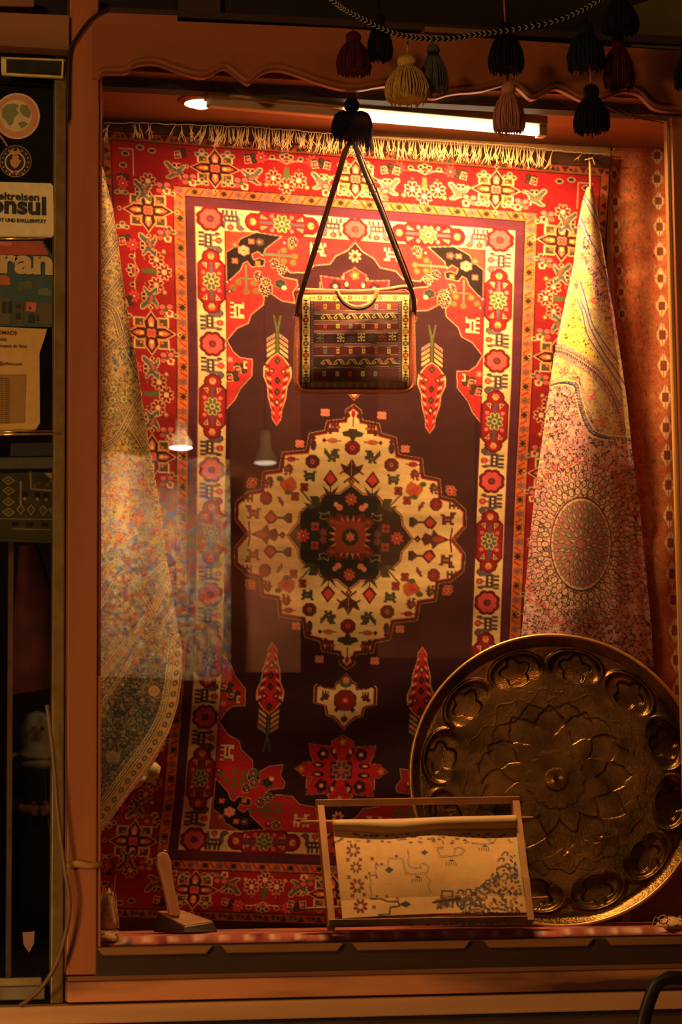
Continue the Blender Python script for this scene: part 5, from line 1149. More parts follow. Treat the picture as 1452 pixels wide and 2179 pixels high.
def paint_paper():
    rs = np.random.RandomState(6)
    c = Cv(700, 1145, 1755, 1965, .5, (255, 200, 128)); k = 600/1452.
    M = lambda x, y: (600+x*k, 1660+y*k)
    n = noise2(c.h, c.w, 60, rs, 3)[..., None]; c.a[:] = c.a*(.92+.14*n)
    for i in range(24): c.line([M(270+i*42, 280), M(290+i*42, 720)], .5, (244, 204, 136))
    for i in range(12): c.line([M(260, 290+i*40), M(1280, 270+i*40)], .5, (244, 204, 136))
    A_, B_, G_ = (150, 84, 66), (92, 84, 92), (84, 92, 84)
    for x, y, r in ((368, 362, 17), (382, 450, 14), (388, 545, 18), (405, 650, 17)): c.daisy(*M(x, y), r, 8, A_ if y < 600 else (130, 60, 56), None, (236, 200, 150))
    for x, y in ((340, 410), (405, 410), (465, 405), (345, 500), (435, 500), (365, 595), (425, 590), (475, 655)): c.ros(*M(x, y), 5, 4, A_, None)
    L = [(460, 610), (455, 490), (485, 490), (485, 440), (545, 440), (550, 402), (620, 402), (640, 480), (670, 485), (745, 480), (760, 450), (735, 430), (715, 435), (715, 455), (680, 455), (655, 440), (650, 360)]
    c.line([M(*p) for p in L], 3.4, (170, 124, 104)); c.line([M(*p) for p in L], 1.2, (236, 208, 150))
    L2 = [(830, 310), (830, 350), (800, 350), (815, 395), (850, 395), (925, 385), (940, 360), (915, 348), (890, 352), (890, 375)]
    for LL in (L2, [(980, 325), (1040, 330), (1090, 325), (1105, 300)]): c.line([M(*p) for p in LL], 3.4, (150, 116, 104)); c.line([M(*p) for p in LL], 1.1, (236, 208, 150))
    c.line([M(*p) for p in ((460, 612), (510, 612), (545, 625), (600, 625), (605, 650), (560, 655), (555, 690), (500, 695))], 4, (110, 96, 84))
    for x, y in ((450, 480), (488, 430), (515, 432), (590, 392), (490, 500), (490, 600), (540, 600), (595, 610)): c.ros(*M(x, y), 3.4, 4, A_, None)
    for x, y in ((700, 510), (875, 425), (1045, 350)):
        c.poly([M(x-20, y-5), M(x, y-18), M(x+22, y-5)], B_)
        for d in (-26, -14, -3, 9, 20): c.line([M(x+d, y-2), M(x+d*1.15, y+14)], 1.6, B_)
    c.poly([M(530, 462), M(552, 445), M(578, 462), M(552, 480)], B_); c.poly([M(715, 372), M(735, 360), M(755, 372), M(735, 386)], B_)
    c.poly([M(600, 640), M(640, 622), M(668, 640), (M(640, 656))], (80, 76, 76)); c.line([M(740, 490), M(768, 520), M(752, 545), M(770, 580)], 1.4, (150, 120, 100))
    c.line([M(825, 612), M(825, 572), (M(880, 572)), M(880, 600), M(850, 600)], 3, B_)
    # painted foliage in the lower right corner
    for i in range(420):
        t = rs.rand(); x = 800+430*t+rs.uniform(-20, 20); lim = 600-260*max(0, (t-.25)/.75)**1.6
        y = rs.uniform(lim, 700)
        if t < .3 and y > 660: continue
        c.ell(*M(x, y), rs.uniform(2.5, 6), rs.uniform(1.5, 3.4), [(96, 92, 84), (110, 84, 76), (150, 84, 66), (80, 88, 92), (176, 130, 96), (130, 70, 66)][rs.randint(6)], 7, rot=rs.uniform(0, 3))
    for x, y in ((1130, 410), (1150, 380), (1160, 440), (1190, 460), (1150, 490), (1110, 500), (1060, 525), (1035, 550), (1170, 510), (920, 575), (960, 570), (990, 600), (1200, 490)): c.line(spl([M(x-16, y+8), M(x-4, y-8), M(x+14, y-4), M(x+12, y+8)], 4), 3.4, (98, 96, 100))
    c.line([M(780, 630), M(860, 618), M(915, 610)], 5, (70, 66, 60)); c.poly([M(1180, 270), M(1200, 265), M(1262, 600), M(1240, 600)], (232, 200, 140))
    for i in range(70): x = rs.uniform(270, 1180); c.ell(*M(x, rs.uniform(275, 325)), 5, 2.4, [(150, 100, 80), (190, 140, 100), (120, 100, 90)][rs.randint(3)], 6)
    return c
pc_ = paint_paper()
ys = np.linspace(0, 1, 120); ts = np.linspace(0, 1, 240); T, V_ = np.meshgrid(ts, ys)
xt, xb = (709+(1098-709)*T), (729+(1122-729)*T); XX = xt+(xb-xt)*V_; ytop = 1762+0*T; ybot = 1955-12*T-4*np.sin(T*3.1); YY = ytop+(ybot-ytop)*V_
D = LY+.158-.152*V_-.022*np.sin(V_*np.pi)+.004*np.sin(T*9+V_*3)-.012*np.clip((V_-.8)/.2, 0, 1)
pm = woven('pattern_paper', rough=.6, bump=.05, scale=80, sheen=0, var=.05)
sheet = grid_mesh('paper_sheet', at(XX, YY, D), np.clip(pc_.sample(XX, YY), 0, 255), pm, loom, thick=.0012)
tu = np.linspace(0, 1, 60); rl2 = np.array([13+5*math.exp(-((t-.33)/.16)**2)+2*t for t in tu])
mb = MB(); mb.tube([P(709+t*389, 1757+7*math.exp(-((t-.33)/.16)**2)-8*t, LY+.158) for t in tu], [r*.00149 for r in rl2], 18)
mb.build('paper_roll', mat('paper_back', (232, 186, 124), .6, var=.14, scale=12, stretch=(.3, 1, 1), bump=.08), loom, smooth=True)
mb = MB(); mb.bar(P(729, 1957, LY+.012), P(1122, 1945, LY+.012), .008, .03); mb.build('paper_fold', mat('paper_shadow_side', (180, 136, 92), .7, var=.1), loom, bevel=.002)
# ================================================================== BEATER on its dark base
SY = .30
bt = empty('carpet_knife_stand', P(405, 1990, SY), 'upright wooden blade set in a slanting dark block on the display floor', 'stand')
def W3(x, y, z): return atp(x, y, 2, z)
bm_ = MB(); tp4 = [at(335, 1940, .30), at(392, 1971, .17), at(455, 1962, .20), at(388, 1938, .33)]
ct = sum(tp4)/4
bt4 = [np.array([p[0]+(p[0]-ct[0])*.16, p[1]+(p[1]-ct[1])*.16, ZT+.001]) for p in tp4]
bm_.v = [tuple(p) for p in tp4+bt4]; bm_.f = [(0, 1, 2, 3), (7, 6, 5, 4), (0, 4, 5, 1), (1, 5, 6, 2), (2, 6, 7, 3), (3, 7, 4, 0)]
bm_.build('base', mat('dark_base_wood', (64, 48, 32), .45, var=.25, scale=18), bt, bevel=.004)
bt_ = MB(); tq = [ct+(p-ct)*.97+np.array([0, 0, .003]) for p in tp4]; t2 = [p-np.array([0, 0, .006]) for p in tq]
bt_.v = [tuple(p) for p in tq+t2]; bt_.f = bm_.f; bt_.build('top_plate', mat('plate_wood', (176, 122, 80), .5, var=.2, scale=16), bt, bevel=.002)
yb = float(ct[1])
bl = MB(); out_ = [(346, 1822), (356, 1812), (366, 1816), (373, 1830), (376, 1860), (383, 1900), (394, 1945), (392, 1949), (372, 1948), (362, 1900), (352, 1862), (345, 1840)]
bl.prism([(x-9, y) for x, y in out_], yb-.02, yb+.03); bl.build('blade', mat('blade_wood', (206, 142, 92), .5, var=.15, scale=20), bt, bevel=.004)
cp = MB(); cp.lathe([(.001, .006), (.008, .005), (.010, 0), (.008, -.006), (.001, -.007)], P(350, 1812, yb), 14); cp.build('cap', mat('steel_cap', (120, 110, 96), .3, metal=.9), bt, smooth=True)
# floor cloth and odds and ends
fc = np.array([[0, 0]]); 
rs = np.random.RandomState(8); c = Cv(0, 300, 0, 60, 1, (176, 96, 76)); n = noise2(c.h, c.w, 9, rs, 3)[..., None]; c.a[:] = (176, 92, 72)*(.7+.6*n)
for i in range(60): c.ell(rs.uniform(0, 300), rs.uniform(0, 60), 3, 3, [(206, 150, 100), (130, 40, 46), (96, 80, 90)][rs.randint(3)], 6)
for i in range(30): c.ell(i*10+5, 3, 2.4, 2, (230, 180, 150), 6)
U, Vv = np.meshgrid(np.linspace(0, 1, 150), np.linspace(0, 1, 30)); XYZ = np.stack([XW+.006+2.38*U, .046+.50*Vv, np.interp(.046+.5*Vv, [.04, .052, .085, .6], [ZF+.003, ZF+.006, ZT-.002, ZT-.002])+.0012*np.sin(U*40)*np.sin(Vv*6)+0*U], -1)
fcl = grid_mesh('floor_rug', XYZ, np.clip(c.sample(U*300, Vv*60), 0, 255), woven('floor_weave'), None, thick=.003, back=(0, 0, -1)); tag(fcl, 'faded salmon pink rug covering the floor of the display', 'rug')
def wisp(name, x, y, Y, wpx, hpx, label, cat, n=70, seed=1, m=None):
    rs = np.random.RandomState(seed); mb = MB()
    o0 = P(x, y, Y); e = empty(name, o0, label, cat)
    body = MB(); s = .00155
    body.lathe([(.001, hpx*s), (wpx*s*.25, hpx*s*.8), (wpx*s*.42, hpx*s*.45), (wpx*s*.5, hpx*s*.15), (wpx*s*.4, .001)], (o0.x, o0.y, o0.z), 16, wob=lambda i, k, n: 1+.2*math.sin(k*2.3+i*1.7+seed)).build('bunch', m, e, smooth=True)
    for i in range(n):
        a = rs.uniform(0, 6.28); r = wpx*s*rs.uniform(.2, .55); h = hpx*s*rs.uniform(.1, 1.1)
        mb.tube([o0+Vector((math.cos(a)*r*.5, math.sin(a)*r*.3, h*.6)), o0+Vector((math.cos(a)*r, math.sin(a)*r*.5, h)), o0+Vector((math.cos(a+.3)*r*1.25, math.sin(a)*r*.5, h*.5)), o0+Vector((math.cos(a+.4)*r*1.3, math.sin(a)*r*.5, .003))], .0013, 4, caps=False)
    mb.build('loose_ends', m, e, smooth=True, kind='stuff'); return e
raw = mat('raw_cotton_yarn', (226, 176, 116), .9, var=.25, scale=120)
wisp('yarn_bundle', 1432, 1977, .11, 74, 26, 'bundle of raw cotton yarn in the right corner of the display floor', 'yarn', seed=3, m=raw)
lp = MB(); lp.tube([P(1412+10*math.cos(t), 1957+9*math.sin(t), .06) for t in np.linspace(0, 6.0, 14)], .0022, 5); lp.tube([P(1418, 1964, .06), P(1428, 1976, .06)], .0024, 5)
tag(lp.build('string_loop', raw, None, smooth=True), 'small loop of string standing up at the raw yarn bundle', 'string')
wisp('yarn_bundle', 231, 2004, .07, 40, 22, 'flat bundle of raw yarn lying in the left corner of the display floor', 'yarn', seed=4, m=raw)
wisp('yarn_hank', 232, 1977, .14, 28, 82, 'upright hank of raw yarn against the left post in the corner', 'yarn', seed=5, m=raw, n=50)
kn = MB(); kn.lathe([(.001, .036), (.016, .032), (.024, .012), (.023, -.008), (.014, -.026), (.001, -.032)], P(322, 1645, .31), 18, ax=(.5, 0, .9), wob=lambda i, k, n: 1+.08*math.sin(k*2+i))
kn.tube([P(305, 1650, .30), P(290, 1668, .30), P(262, 1690, .30)], [.018, .014, .006], 8)
kn.build('tied_corner', mat('white_cotton', (216, 186, 140), .9, var=.15, scale=30), gold_c, smooth=True, label='white cotton knot tied to the back of the free edge')
# ================================================================== STICKERS AND PAPERS ON THE DOOR GLASS
DY = .040
def txt(s, x, y, hpx, Y, m, parent, name='lettering', bold=0.0, sx=1.0, shear=0, x1=None):
    cu = bpy.data.curves.new(name, 'FONT'); cu.body = s; cu.size = 1.0; cu.offset = bold; cu.align_x = 'LEFT'; cu.space_character = 1.0; cu.shear = shear; cu.extrude = .02
    o = bpy.data.objects.new(name, cu); col.objects.link(o); dg = bpy.context.evaluated_depsgraph_get(); me = bpy.data.meshes.new_from_object(o.evaluated_get(dg)); bpy.data.objects.remove(o)
    sc_ = hpx*.00149/.69; p = P(x, y, Y)
    if x1 is not None: wv = [v_.co.x for v_ in me.vertices]; sx = (P(x1, y, Y).x-p.x)/((max(wv)-min(wv))*sc_)
    M_ = Matrix.Translation(p) @ Matrix.Rotation(math.pi/2, 4, 'X') @ Matrix.Diagonal((sc_*sx, sc_, .02, 1))
    me.transform(M_); me.materials.clear(); me.materials.append(m)
    o = bpy.data.objects.new(name, me); col.objects.link(o)
    if parent is not None: o.parent = parent; o.matrix_parent_inverse = Matrix.Translation(parent.location).inverted()
    return o
def flat(name, pts, Y, m, parent=None, th=.002): return MB().prism(pts, Y, Y+th).build(name, m, parent)
def ring(x, y, r0, r1, Y, m, parent, name, n=40):
    o = MB(); a = [P(x+r*math.cos(t), y+r*math.sin(t), Y) for r in (r0, r1) for t in np.linspace(0, 2*math.pi, n, endpoint=False)]
    o.v = [tuple(p) for p in a]+[tuple(p+Vector((0, .001, 0))) for p in a]; o.f = [(i, (i+1) % n, n+(i+1) % n, n+i) for i in range(n)]+[(2*n+i, 3*n+i, 3*n+(i+1) % n, 2*n+(i+1) % n) for i in range(n)]
    return o.build(name, m, parent)
disc = lambda x, y, r, n=40: [(x+r*math.cos(t), y+r*math.sin(t)) for t in np.linspace(0, 2*math.pi, n, endpoint=False)]
flm = lambda n, c, **k: mat(n, c, .6, var=.08, scale=40, bump=0, **k)
ink = flm('dark_ink', (44, 44, 30)); crp = flm('cream_print', (214, 190, 130)); gr1 = flm('green_print', (130, 134, 84)); org = flm('salmon_print', (206, 140, 96))
# brass framed name plate
pl = empty('name_plate', P(70, 165, DY), 'blank dark plate in a bright brass frame at the top of the door', 'plate')
br = mat('yellow_brass', (240, 212, 110), .4, metal=.25, var=.3, scale=14)
flat('panel', [(6, 126), (132, 130), (130, 162), (5, 156)], DY-.034, mat('dark_glossy_plate', (48, 46, 26), .25, var=.3, scale=20), pl, .01)
for a, b, w in (((3, 124), (136, 129), .006), ((4, 158), (134, 165), .008), ((8, 123), (8, 158), .016), ((134, 128), (132, 165), .006)):
    o = MB(); o.bar(P(*a, DY-.032), P(*b, DY-.032), w, .014); o.build('frame_strip', br, pl, bevel=.0015)
# round stickers
s1_ = empty('sticker', P(36, 247, DY), 'large round salmon sticker with a green world map, topmost on the door', 'sticker')
flat('disc', disc(36, 247, 49), DY-.002, flm('pale_rim_print', (226, 190, 140)), s1_); flat('rim_band', disc(36, 247, 45), DY-.003, org, s1_, .001)
flat('map_disc', disc(34, 246, 34), DY-.004, crp, s1_, .001)
for q in ([(4, 232), (14, 222), (30, 220), (40, 224), (34, 232), (40, 240), (30, 250), (28, 262), (20, 268), (12, 256), (4, 248)], [(44, 222), (58, 224), (66, 240), (62, 252), (50, 246), (42, 236)], [(38, 262), (50, 258), (60, 264), (46, 274)]): flat('land', q, DY-.005, gr1, s1_, .001)
s2_ = empty('sticker', P(33, 343, DY), 'round black badge with a cream ring and crowned shield emblem below the map sticker', 'sticker')
flat('disc', disc(33, 343, 34), DY-.002, flm('black_print', (40, 34, 26)), s2_); ring(33, 343, 32.5, 34, DY-.003, flm('grey_print', (150, 140, 110)), s2_, 'outer_ring'); ring(32, 345, 19, 22, DY-.0035, crp, s2_, 'inner_ring')
em = flm('copper_print', (206, 140, 84))
flat('emblem', [(22, 338), (26, 340), (26, 332), (30, 328), (33, 332), (36, 328), (40, 332), (40, 340), (46, 340), (42, 348), (38, 354), (32, 359), (26, 354), (22, 348)], DY-.004, em, s2_, .001)
flat('crown', [(20, 324), (24, 318), (32, 322), (40, 318), (45, 324), (38, 329), (26, 329)], DY-.004, em, s2_, .001)
for i in range(5):
    for j in range(2): flat('check', [(16+i*7+j*3.5, 364+j*4), (19.5+i*7+j*3.5, 365+j*4), (19+i*7+j*3.5, 369+j*4), (15.6+i*7+j*3.5, 368+j*4)], DY-.004, crp if (i+j) % 2 else flm('red_print', (170, 40, 40)), s2_, .001)
for k in range(14):
    t = math.pi*.75+k*(1.5*math.pi)/13; x, y = 33+27.5*math.cos(t), 344+27.5*math.sin(t); flat('tick', [(x-1.6, y-1.6), (x+1.6, y-1.6), (x+1.6, y+1.6), (x-1.6, y+1.6)], DY-.004, em, s2_, .001)
wr = MB(); wr.tube([P(-4, 284, DY-.012), P(6, 296, DY-.013), P(16, 311, DY-.012)], .0035, 6); tag(wr.build('wire', mat('copper_pink_wire', (200, 120, 90), .5), None, smooth=True), 'short pinkish wire between the two round stickers', 'wire')
# travel sticker
s3_ = empty('sticker', P(50, 508, DY), 'cream travel sticker reading nsul in bold dark letters', 'sticker')
flat('card', [(-40, 386), (108, 390), (113, 396), (115, 498), (110, 505), (-40, 504)], DY-.003, flm('cream_card', (236, 216, 158)), s3_, .003)
txt('weltreisen', -22, 423, 15.5, DY-.006, ink, s3_, bold=.022, x1=84); txt('konsul', -52, 450, 36, DY-.006, ink, s3_, bold=.035, x1=96)
txt('RT UND EXKLUSIVITÄT', -3, 471, 7, DY-.006, ink, s3_, bold=.03, x1=97)
rl_ = MB(); rl_.tube([P(-40, 508, DY-.012), P(60, 508, DY-.012), P(98, 507, DY-.012)], .0028, 8); tag(rl_.build('shelf_edge', mat('gilt_edge', (240, 200, 120), .2, metal=.8, var=.2), None, smooth=True), 'thin gilt rail shining under the cream travel sticker', 'rail')
# guide book cover
gb = empty('guide_book', P(50, 692, DY), 'guide book cover with large cream letters ran over a blue city picture', 'book')
flat('cover', [(-40, 512), (92, 512), (98, 524), (111, 542), (112, 688), (108, 696), (-40, 693)], DY-.003, flm('blue_print', (60, 84, 76)), gb, .003)
flat('top_band', [(-40, 513), (89, 513), (93, 524), (100, 534), (104, 542), (-40, 542)], DY-.005, flm('rust_print', (176, 84, 50)), gb, .001)
flat('tag', [(-2, 514), (26, 515), (25, 523), (-2, 522)], DY-.006, flm('peach_print', (206, 120, 84)), gb, .001)
txt('Iran', -24, 577, 50, DY-.008, flm('warm_cream_print', (206, 178, 116)), gb, bold=.045, x1=109)
cp_ = [((-20, 606), (22, 606), (20, 590), (10, 584), (-20, 592), (184, 96, 50)), ((38, 600), (66, 596), (72, 616), (40, 620), (36, 612), (84, 92, 60)), ((56, 642), (78, 644), (76, 664), (55, 662), (56, 650), (206, 100, 66)), ((-10, 630), (20, 634), (24, 642), (22, 690), (-10, 690), (96, 84, 50)), ((30, 642), (50, 644), (50, 688), (30, 688), (28, 660), (84, 72, 44)), ((82, 646), (110, 644), (110, 690), (84, 690), (82, 660), (96, 80, 46)), ((80, 616), (100, 612), (110, 622), (108, 630), (82, 628), (100, 110, 90))]
for i, q in enumerate(cp_): flat('picture_patch', q[:5], DY-.005, flm('city_print_%d' % i, q[5]), gb, .001)
for x, y, w, h in ((4, 640, 10, 26), (16, 640, 8, 26), (33, 646, 12, 10), (33, 664, 12, 16), (60, 668, 14, 18), (78, 670, 6, 12), (61, 651, 5, 7)): flat('window_patch', [(x, y+h), (x, y+3), (x+w/2, y), (x+w, y+3), (x+w, y+h)], DY-.0062, ink, gb, .001)
# letter
lt_ = empty('letter', P(40, 905, DY), 'yellowed typed letter hanging below the guide book cover', 'paper')
pap = flm('yellowed_paper', (206, 164, 86))
flat('sheet', [(-40, 694), (100, 700), (96, 716), (84, 752), (85, 900), (76, 914), (-40, 930)], DY+.0005, pap, lt_, .0015)
for s, x, y, h in (('NOMADS', -15, 711, 8), ('de Reza.', -20, 724, 7), ('tomaques de l\'Iran', -13, 738, 6.4), ('0053', -20, 750, 6.5), ('@yahoo.com', -4, 776, 6.4)): txt(s, x, y, h, DY-.003, flm('faded_ink', (96, 66, 30)), lt_, bold=.01)
flat('text_block', [(-40, 797), (56, 797), (53, 900), (-40, 902)], DY-.001, flm('shaded_block', (158, 118, 58)), lt_, .001)
for i in range(22): txt('il me semble que les tapis', -44, 805+i*4.5, 2.8, DY-.0025, flm('faint_ink', (120, 84, 40)), lt_, name='text_line', sx=1.5)
sh = MB(); sh.tube([P(-40, 925, DY-.02), P(130, 923, DY-.02)], .0035, 8); sh.tube([P(-40, 919, DY-.01), P(130, 917, DY-.01)], .002, 6)
tag(sh.build('glass_shelf_edge', mat('gilt_edge', (240, 200, 120)), None, smooth=True), 'bright shelf edge across the door below the typed letter', 'shelf')
bx = MB(); bx.prism([(24, 942), (128, 940), (128, 970), (22, 972)], DY-.015, DY+.03); tag(bx.build('dark_box', mat('black_box', (24, 22, 16), .5, var=.2), None, bevel=.003), 'flat dark box standing just below the bright shelf edge', 'box')
gb2 = MB(); gb2.prism([(-40, 974), (130, 972), (130, 996), (-40, 998)], DY-.01, DY+.03); tag(gb2.build('box', mat('olive_ledge', (70, 66, 38), .6, var=.2), None, bevel=.002), 'long olive grey box under the flat dark one', 'box')
# patterned cloth
def paint_cloth():
    c = Cv(-40, 130, 996, 1154, .7, (78, 74, 50)); k = 230/911.; M = lambda x, y: (x*k, 950+y*k); L1 = (170, 150, 96)
    for y in (285, 372, 465, 552):
        c.poly([M(15, y), M(70, y-40), M(130, y), M(70, y+38)], L1); c.poly([M(32, y), M(70, y-26), M(112, y), M(70, y+24)], (84, 74, 50)); c.poly([M(50, y), M(70, y-12), M(90, y), M(70, y+12)], (150, 130, 80))
    for x in (175, 262, 365, 450):
        y = 525; c.poly([M(x-38, y), M(x, y-46), M(x+38, y), M(x, y+48)], L1); c.poly([M(x-26, y), M(x, y-32), M(x+26, y), M(x, y+34)], (84, 70, 50)); c.ell(*M(x, y), 3, 4, (130, 80, 50), 7)
    c.line([M(175, 290), M(175, 490)], 4, L1); c.line([M(255, 200), M(262, 350), M(500, 365)], 4, L1); c.poly([M(370, 210), M(510, 200), M(505, 330)], (196, 172, 110))
    for x in (210, 315, 390, 465): c.rect(*M(x-22, 375), *M(x+22, 425), (44, 36, 28)); c.ell(*M(x, 435), 4, 4, L1, 8)
    for x in (130, 250, 380): c.rect(*M(x-30, 630), *M(x+30, 668), (50, 34, 30))
    c.line([M(0, 610), M(500, 600)], 1.5, L1); c.line([M(110, 690), M(420, 690)], 1.5, L1); c.line([M(0, 765), M(505, 785)], 1.5, (50, 50, 36))
    for x in (290, 400, 330, 430): c.ros(*M(x, 270+(x % 60)), 6, 5, (110, 96, 60), (50, 44, 30), (160, 80, 60))
    c.poly([M(380, 580), M(410, 550), M(440, 585)], (60, 84, 80)); return c
cc_ = paint_cloth(); xs = np.linspace(-40, 127, 150); ys = np.linspace(999, 1152, 140); XX, YY = np.meshgrid(xs, ys)
cl_o = grid_mesh('patterned_cloth', at(XX, YY+XX*.03, .056+.003*np.sin(XX/15)), np.clip(cc_.sample(XX, YY), 0, 255), woven('cloth_weave'), None, thick=.003); tag(cl_o, 'olive patterned cloth with rows of lozenges hung inside the lower door glass', 'cloth')
# garments hung deeper in the dark shop
robe = MB(); robe.tube([P(60, 1160, .5), P(72, 1260, .5), P(66, 1380, .5), P(80, 1470, .5)], [.03, .06, .07, .09], 12, flat=.5)
tag(robe.build('hanging_garment', mat('dark_red_cloth', (80, 26, 26), .8, var=.4, scale=12), None, smooth=True), 'dark red garment hanging in the gloom below the patterned cloth', 'garment')
ps = MB(); ps.box(tuple(at(12, 2110, .12)), tuple(at(28, 1150, .14))); tag(ps.build('post', mat('dim_post_wood', (96, 66, 40), .6), None), 'narrow dim wooden post inside the door glass at the far left', 'post')
# ------------------------------------------------------------------ person built deep in the shop, standing in for a reflection in the door glass
FY = 9.2
foot = P(76, 2012, FY); x0 = foot.x; zf = SZ; hz = float(at(92, 1556, FY)[2]); HT = hz+.10-zf; u = HT/1.62
pe = empty('person', (x0, FY, zf), 'person in a long black robe and grey head scarf built beyond the door glass in place of a reflection', 'person')
import bmesh
def body():
    me = bpy.data.meshes.new('body'); bm = bmesh.new(); J = {}
    def v(n, x, y, z, r): J[n] = (bm.verts.new((x0+x*u, FY+y*u, zf+z*u)), r*u)
    v('pel', 0, 0, .88, .13); v('waist', 0, 0, 1.03, .11); v('chest', 0, 0, 1.22, .135); v('neck', 0, 0, 1.37, .05); v('jaw', 0, -.02, 1.45, .065); v('head', 0, -.01, 1.52, .082); v('top', 0, 0, 1.57, .06)
    for sg in (-1, 1):
        k = str(sg); v('sh'+k, sg*.17, 0, 1.31, .06); v('el'+k, sg*.22, .01, 1.04, .045); v('wr'+k, sg*.12, -.16, .96, .030)
        v('hip'+k, sg*.09, 0, .80, .10); v('kn'+k, sg*.09, -.01, .45, .065); v('an'+k, sg*.09, 0, .08, .045); v('to'+k, sg*.10, -.13, .035, .035)
        v('pa'+k, sg*.065, -.20, .95, .028)
        for f in range(4): v('fa%d'%f+k, sg*.035, -.215, .975-.018*f, .010); v('fb%d'%f+k, sg*(.0+.004*f), -.218, .965-.018*f, .009)
        v('tha'+k, sg*.05, -.215, .99, .011); v('thb'+k, sg*.03, -.225, 1.005, .009)
    E_ = [('pel', 'waist'), ('waist', 'chest'), ('chest', 'neck'), ('neck', 'jaw'), ('jaw', 'head'), ('head', 'top')]
    for k in ('-1', '1'):
        E_ += [(a+k, b+k) for a, b in (('sh', 'el'), ('el', 'wr'), ('wr', 'pa'), ('hip', 'kn'), ('kn', 'an'), ('an', 'to'), ('pa', 'tha'), ('tha', 'thb'))]+[('pa'+k, 'fa%d'%f+k) for f in range(4)]+[('fa%d'%f+k, 'fb%d'%f+k) for f in range(4)]+[('chest', 'sh'+k), ('pel', 'hip'+k)]
    for a, b in E_: bm.edges.new((J[a][0], J[b][0]))
    bm.verts.index_update(); rad = {J[n][0].index: J[n][1] for n in J}; root = J['pel'][0].index; bm.to_mesh(me); bm.free()
    o = bpy.data.objects.new('body', me); col.objects.link(o); o.modifiers.new('skin', 'SKIN'); sb = o.modifiers.new('sub', 'SUBSURF'); sb.levels = 1; sb.render_levels = 2
    for i, r in rad.items(): me.skin_vertices[0].data[i].radius = (r, r); me.skin_vertices[0].data[i].use_root = (i == root)
    me.materials.append(mat('skin_tone', (170, 120, 92), .6, var=.1)); o.parent = pe; o.matrix_parent_inverse = Matrix.Translation(pe.location).inverted()
body()
rb = MB(); rb.lathe([(.06, 1.385), (.12, 1.36), (.20, 1.31), (.225, 1.20), (.215, 1.05), (.23, .90), (.25, .60), (.275, .30), (.29, .06), (.275, .05)], (0, 0, 0), 36, wob=lambda i, k, n: 1+.04*math.sin(k*2*math.pi*7/36+i*.4)*min(1, i/4))
rb.v = [(x0+a*u, FY+b*u*.78, zf+c*u) for a, b, c in rb.v]; rb.build('robe', mat('near_black_robe', (30, 22, 22), .85, var=.3, scale=6), pe, smooth=True)
for sg in (-1, 1):
    sl = MB(); sl.tube([(sg*.17, 0, 1.32), (sg*.235, .01, 1.18), (sg*.235, .0, 1.03), (sg*.17, -.09, .98), (sg*.125, -.15, .965)], [.07, .075, .07, .062, .058], 12); sl.v = [(x0+a*u, FY+b*u, zf+c*u) for a, b, c in sl.v]
    sl.build('sleeve', MATS['near_black_robe'], pe, smooth=True)
sf = MB(); sf.lathe([(.001, 1.655), (.05, 1.645), (.095, 1.60), (.115, 1.53), (.112, 1.46), (.10, 1.40), (.14, 1.35), (.185, 1.28), (.18, 1.24)], (0, 0, 0), 32, wob=lambda i, k, n: 1-(.36*max(0, math.cos(2*math.pi*k/n+math.pi/2))**8 if 1 < i < 5 else 0)+.015*math.sin(k*3))
sf.v = [(x0+a*u, FY+(b+.012)*u, zf+c*u) for a, b, c in sf.v]; sf.build('head_scarf', mat('grey_scarf', (170, 160, 130), .8, var=.2, scale=20), pe, smooth=True)
hc = mat('face_detail', (60, 36, 30), .5); H3 = lambda a, b, c: (x0+a*u, FY+b*u, zf+c*u)
for sg in (-1, 1): MB().lathe([(.001, .006), (.012, .003), (.013, -.002), (.001, -.004)], H3(sg*.032, -.088, 1.53), 10, ax=(0, -1, 0)).build('eye', hc, pe, smooth=True)
MB().lathe([(.002, .028), (.008, .01), (.014, -.010), (.002, -.018)], H3(0, -.094, 1.505), 10).build('nose', MATS['skin_tone'], pe, smooth=True)
MB().bar(H3(-.024, -.086, 1.462), H3(.024, -.086, 1.462), .008, .008).build('mouth', mat('lips', (130, 64, 56), .5), pe, bevel=.002)
# small pale sticker low on the door
tag(flat('sticker', [(48, 1984), (74, 1982), (72, 2008), (62, 2027), (50, 2010)], DY-.003, flm('pale_sticker', (150, 112, 92))), 'small shield shaped pale sticker near the foot of the door glass', 'sticker')
# ================================================================== ACROSS THE ALLEY, seen only as reflections in the glass
def mir(x, y, dist):
    """point whose mirror image in the window glass stands at photograph pixel x, y, dist metres beyond the glass"""
    p = at(x, y, dist); return Vector((float(p[0]), .024-float(p[1]), float(p[2])))
lampm = mat('lit_reflector_face', (255, 240, 220), emit=((1, .80, .55), 120)); sh_ = mat('lamp_porcelain', (226, 206, 170), .4, var=.05)
for i, (x, y, lab) in enumerate(((385, 953, 'reflector lamp glowing over the carpet stall across the alley'), (565, 985, 'grey reflector lamp bulb hanging beside the glowing one'))):
    p = mir(x, y, 6.2); k = 14.2/5400
    e = empty('reflector_lamp', p, lab, 'lamp')
    MB().lathe([(.001, 0), (24*k*.9, .002), (26*k, .012), (24*k, .03), (14*k, .075), (12*k, .09), (12*k, .16), (8*k, .185)], p, 24).build('shade', sh_, e, smooth=True)
    MB().lathe([(.001, -.010), (16*k, -.008), (24*k, -.001), (24*k, .001)], p, 24).build('lens', lampm if i == 0 else mat('dim_lens', (255, 220, 180), emit=((1, .8, .55), 9)), e, smooth=True)
    fl = MB(); fl.tube([p+Vector((0, 0, .18)), p+Vector((0, 0, 1.6))], .006, 6); fl.build('flex', cm, e)
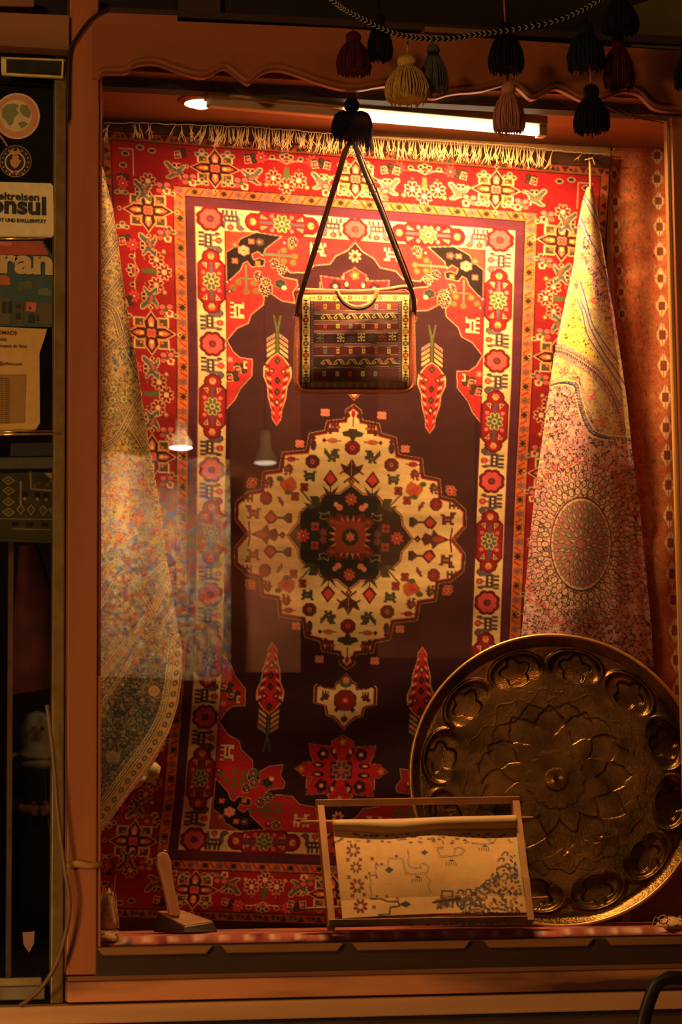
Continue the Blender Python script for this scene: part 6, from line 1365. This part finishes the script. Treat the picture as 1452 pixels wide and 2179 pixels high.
def panel(x0, y0, x1, y1, dist, m, name, label, cat, th=.03):
    q = [mir(x, y, dist) for x, y in ((x0, y0), (x1, y0), (x1, y1), (x0, y1))]; o = MB()
    o.v = [tuple(a) for a in q]+[tuple(a-Vector((0, th, 0))) for a in q]; o.f = [(0, 1, 2, 3), (7, 6, 5, 4)]+[(i, (i+1) % 4, 4+(i+1) % 4, 4+i) for i in range(4)]
    return o
opw = mat('brown_plaster', (196, 122, 76), .8, var=.3, scale=3)
for i, (a, b_, c_, d_) in enumerate(((492, 600, 640, 1430), (806, 560, 1010, 1400))): struct(panel(a, b_, c_, d_, 6.9, opw, '', '', ''), 'wall_alley_%s' % ('near', 'far')[i], opw)
def paint_stall():
    rs = np.random.RandomState(21); c = Cv(0, 300, 0, 480, 1.0, (150, 110, 70)); a = vines(c, (110, 70, 60), (236, 206, 130), 8, rs, .1); c.a[:] = a
    blossoms(c, np.ones((c.h, c.w), bool), 2600, [(236, 206, 120), (226, 120, 90), (120, 150, 170), (90, 110, 160), (236, 226, 200), (200, 70, 70)], 3, 7, rs); return c
sc2 = paint_stall(); U, Vv = np.meshgrid(np.linspace(0, 1, 170), np.linspace(0, 1, 240)); q = [mir(205, 962, 6.6), mir(490, 978, 6.6), mir(205, 1440, 6.6)]
XYZ = np.array(q[0])+U[..., None]*np.array(q[1]-q[0])+Vv[..., None]*np.array(q[2]-q[0])+np.array([0, 1, 0])*(.02*np.sin(U*16))[..., None]
stc = grid_mesh('stall_carpet', XYZ[:, ::-1], sc2.sample(U*299, Vv*479)[:, ::-1], woven('stall_wool'), None, thick=.01, back=(0, -1, 0)); tag(stc, 'flowered golden carpet on the stall across the alley, mirrored in the window glass', 'carpet')
lp_ = mir(385, 953, 6.2); light('stall_lamp_beam', 'SPOT', tuple(lp_+Vector((0, .25, .1))), 460, (1.0, .76, .48), tuple(lp_+Vector((-.05, -.35, -.55))), spot_size=math.radians(110), spot_blend=1.0, shadow_soft_size=.06)
light('alley_fill_light', 'SPOT', tuple(mir(700, 700, 5.0)), 190, (1.0, .56, .25), tuple(mir(800, 1050, 6.9)), spot_size=math.radians(80), spot_blend=1.0, shadow_soft_size=.1)  # unseen spot added to brighten the alley walls for the reflection
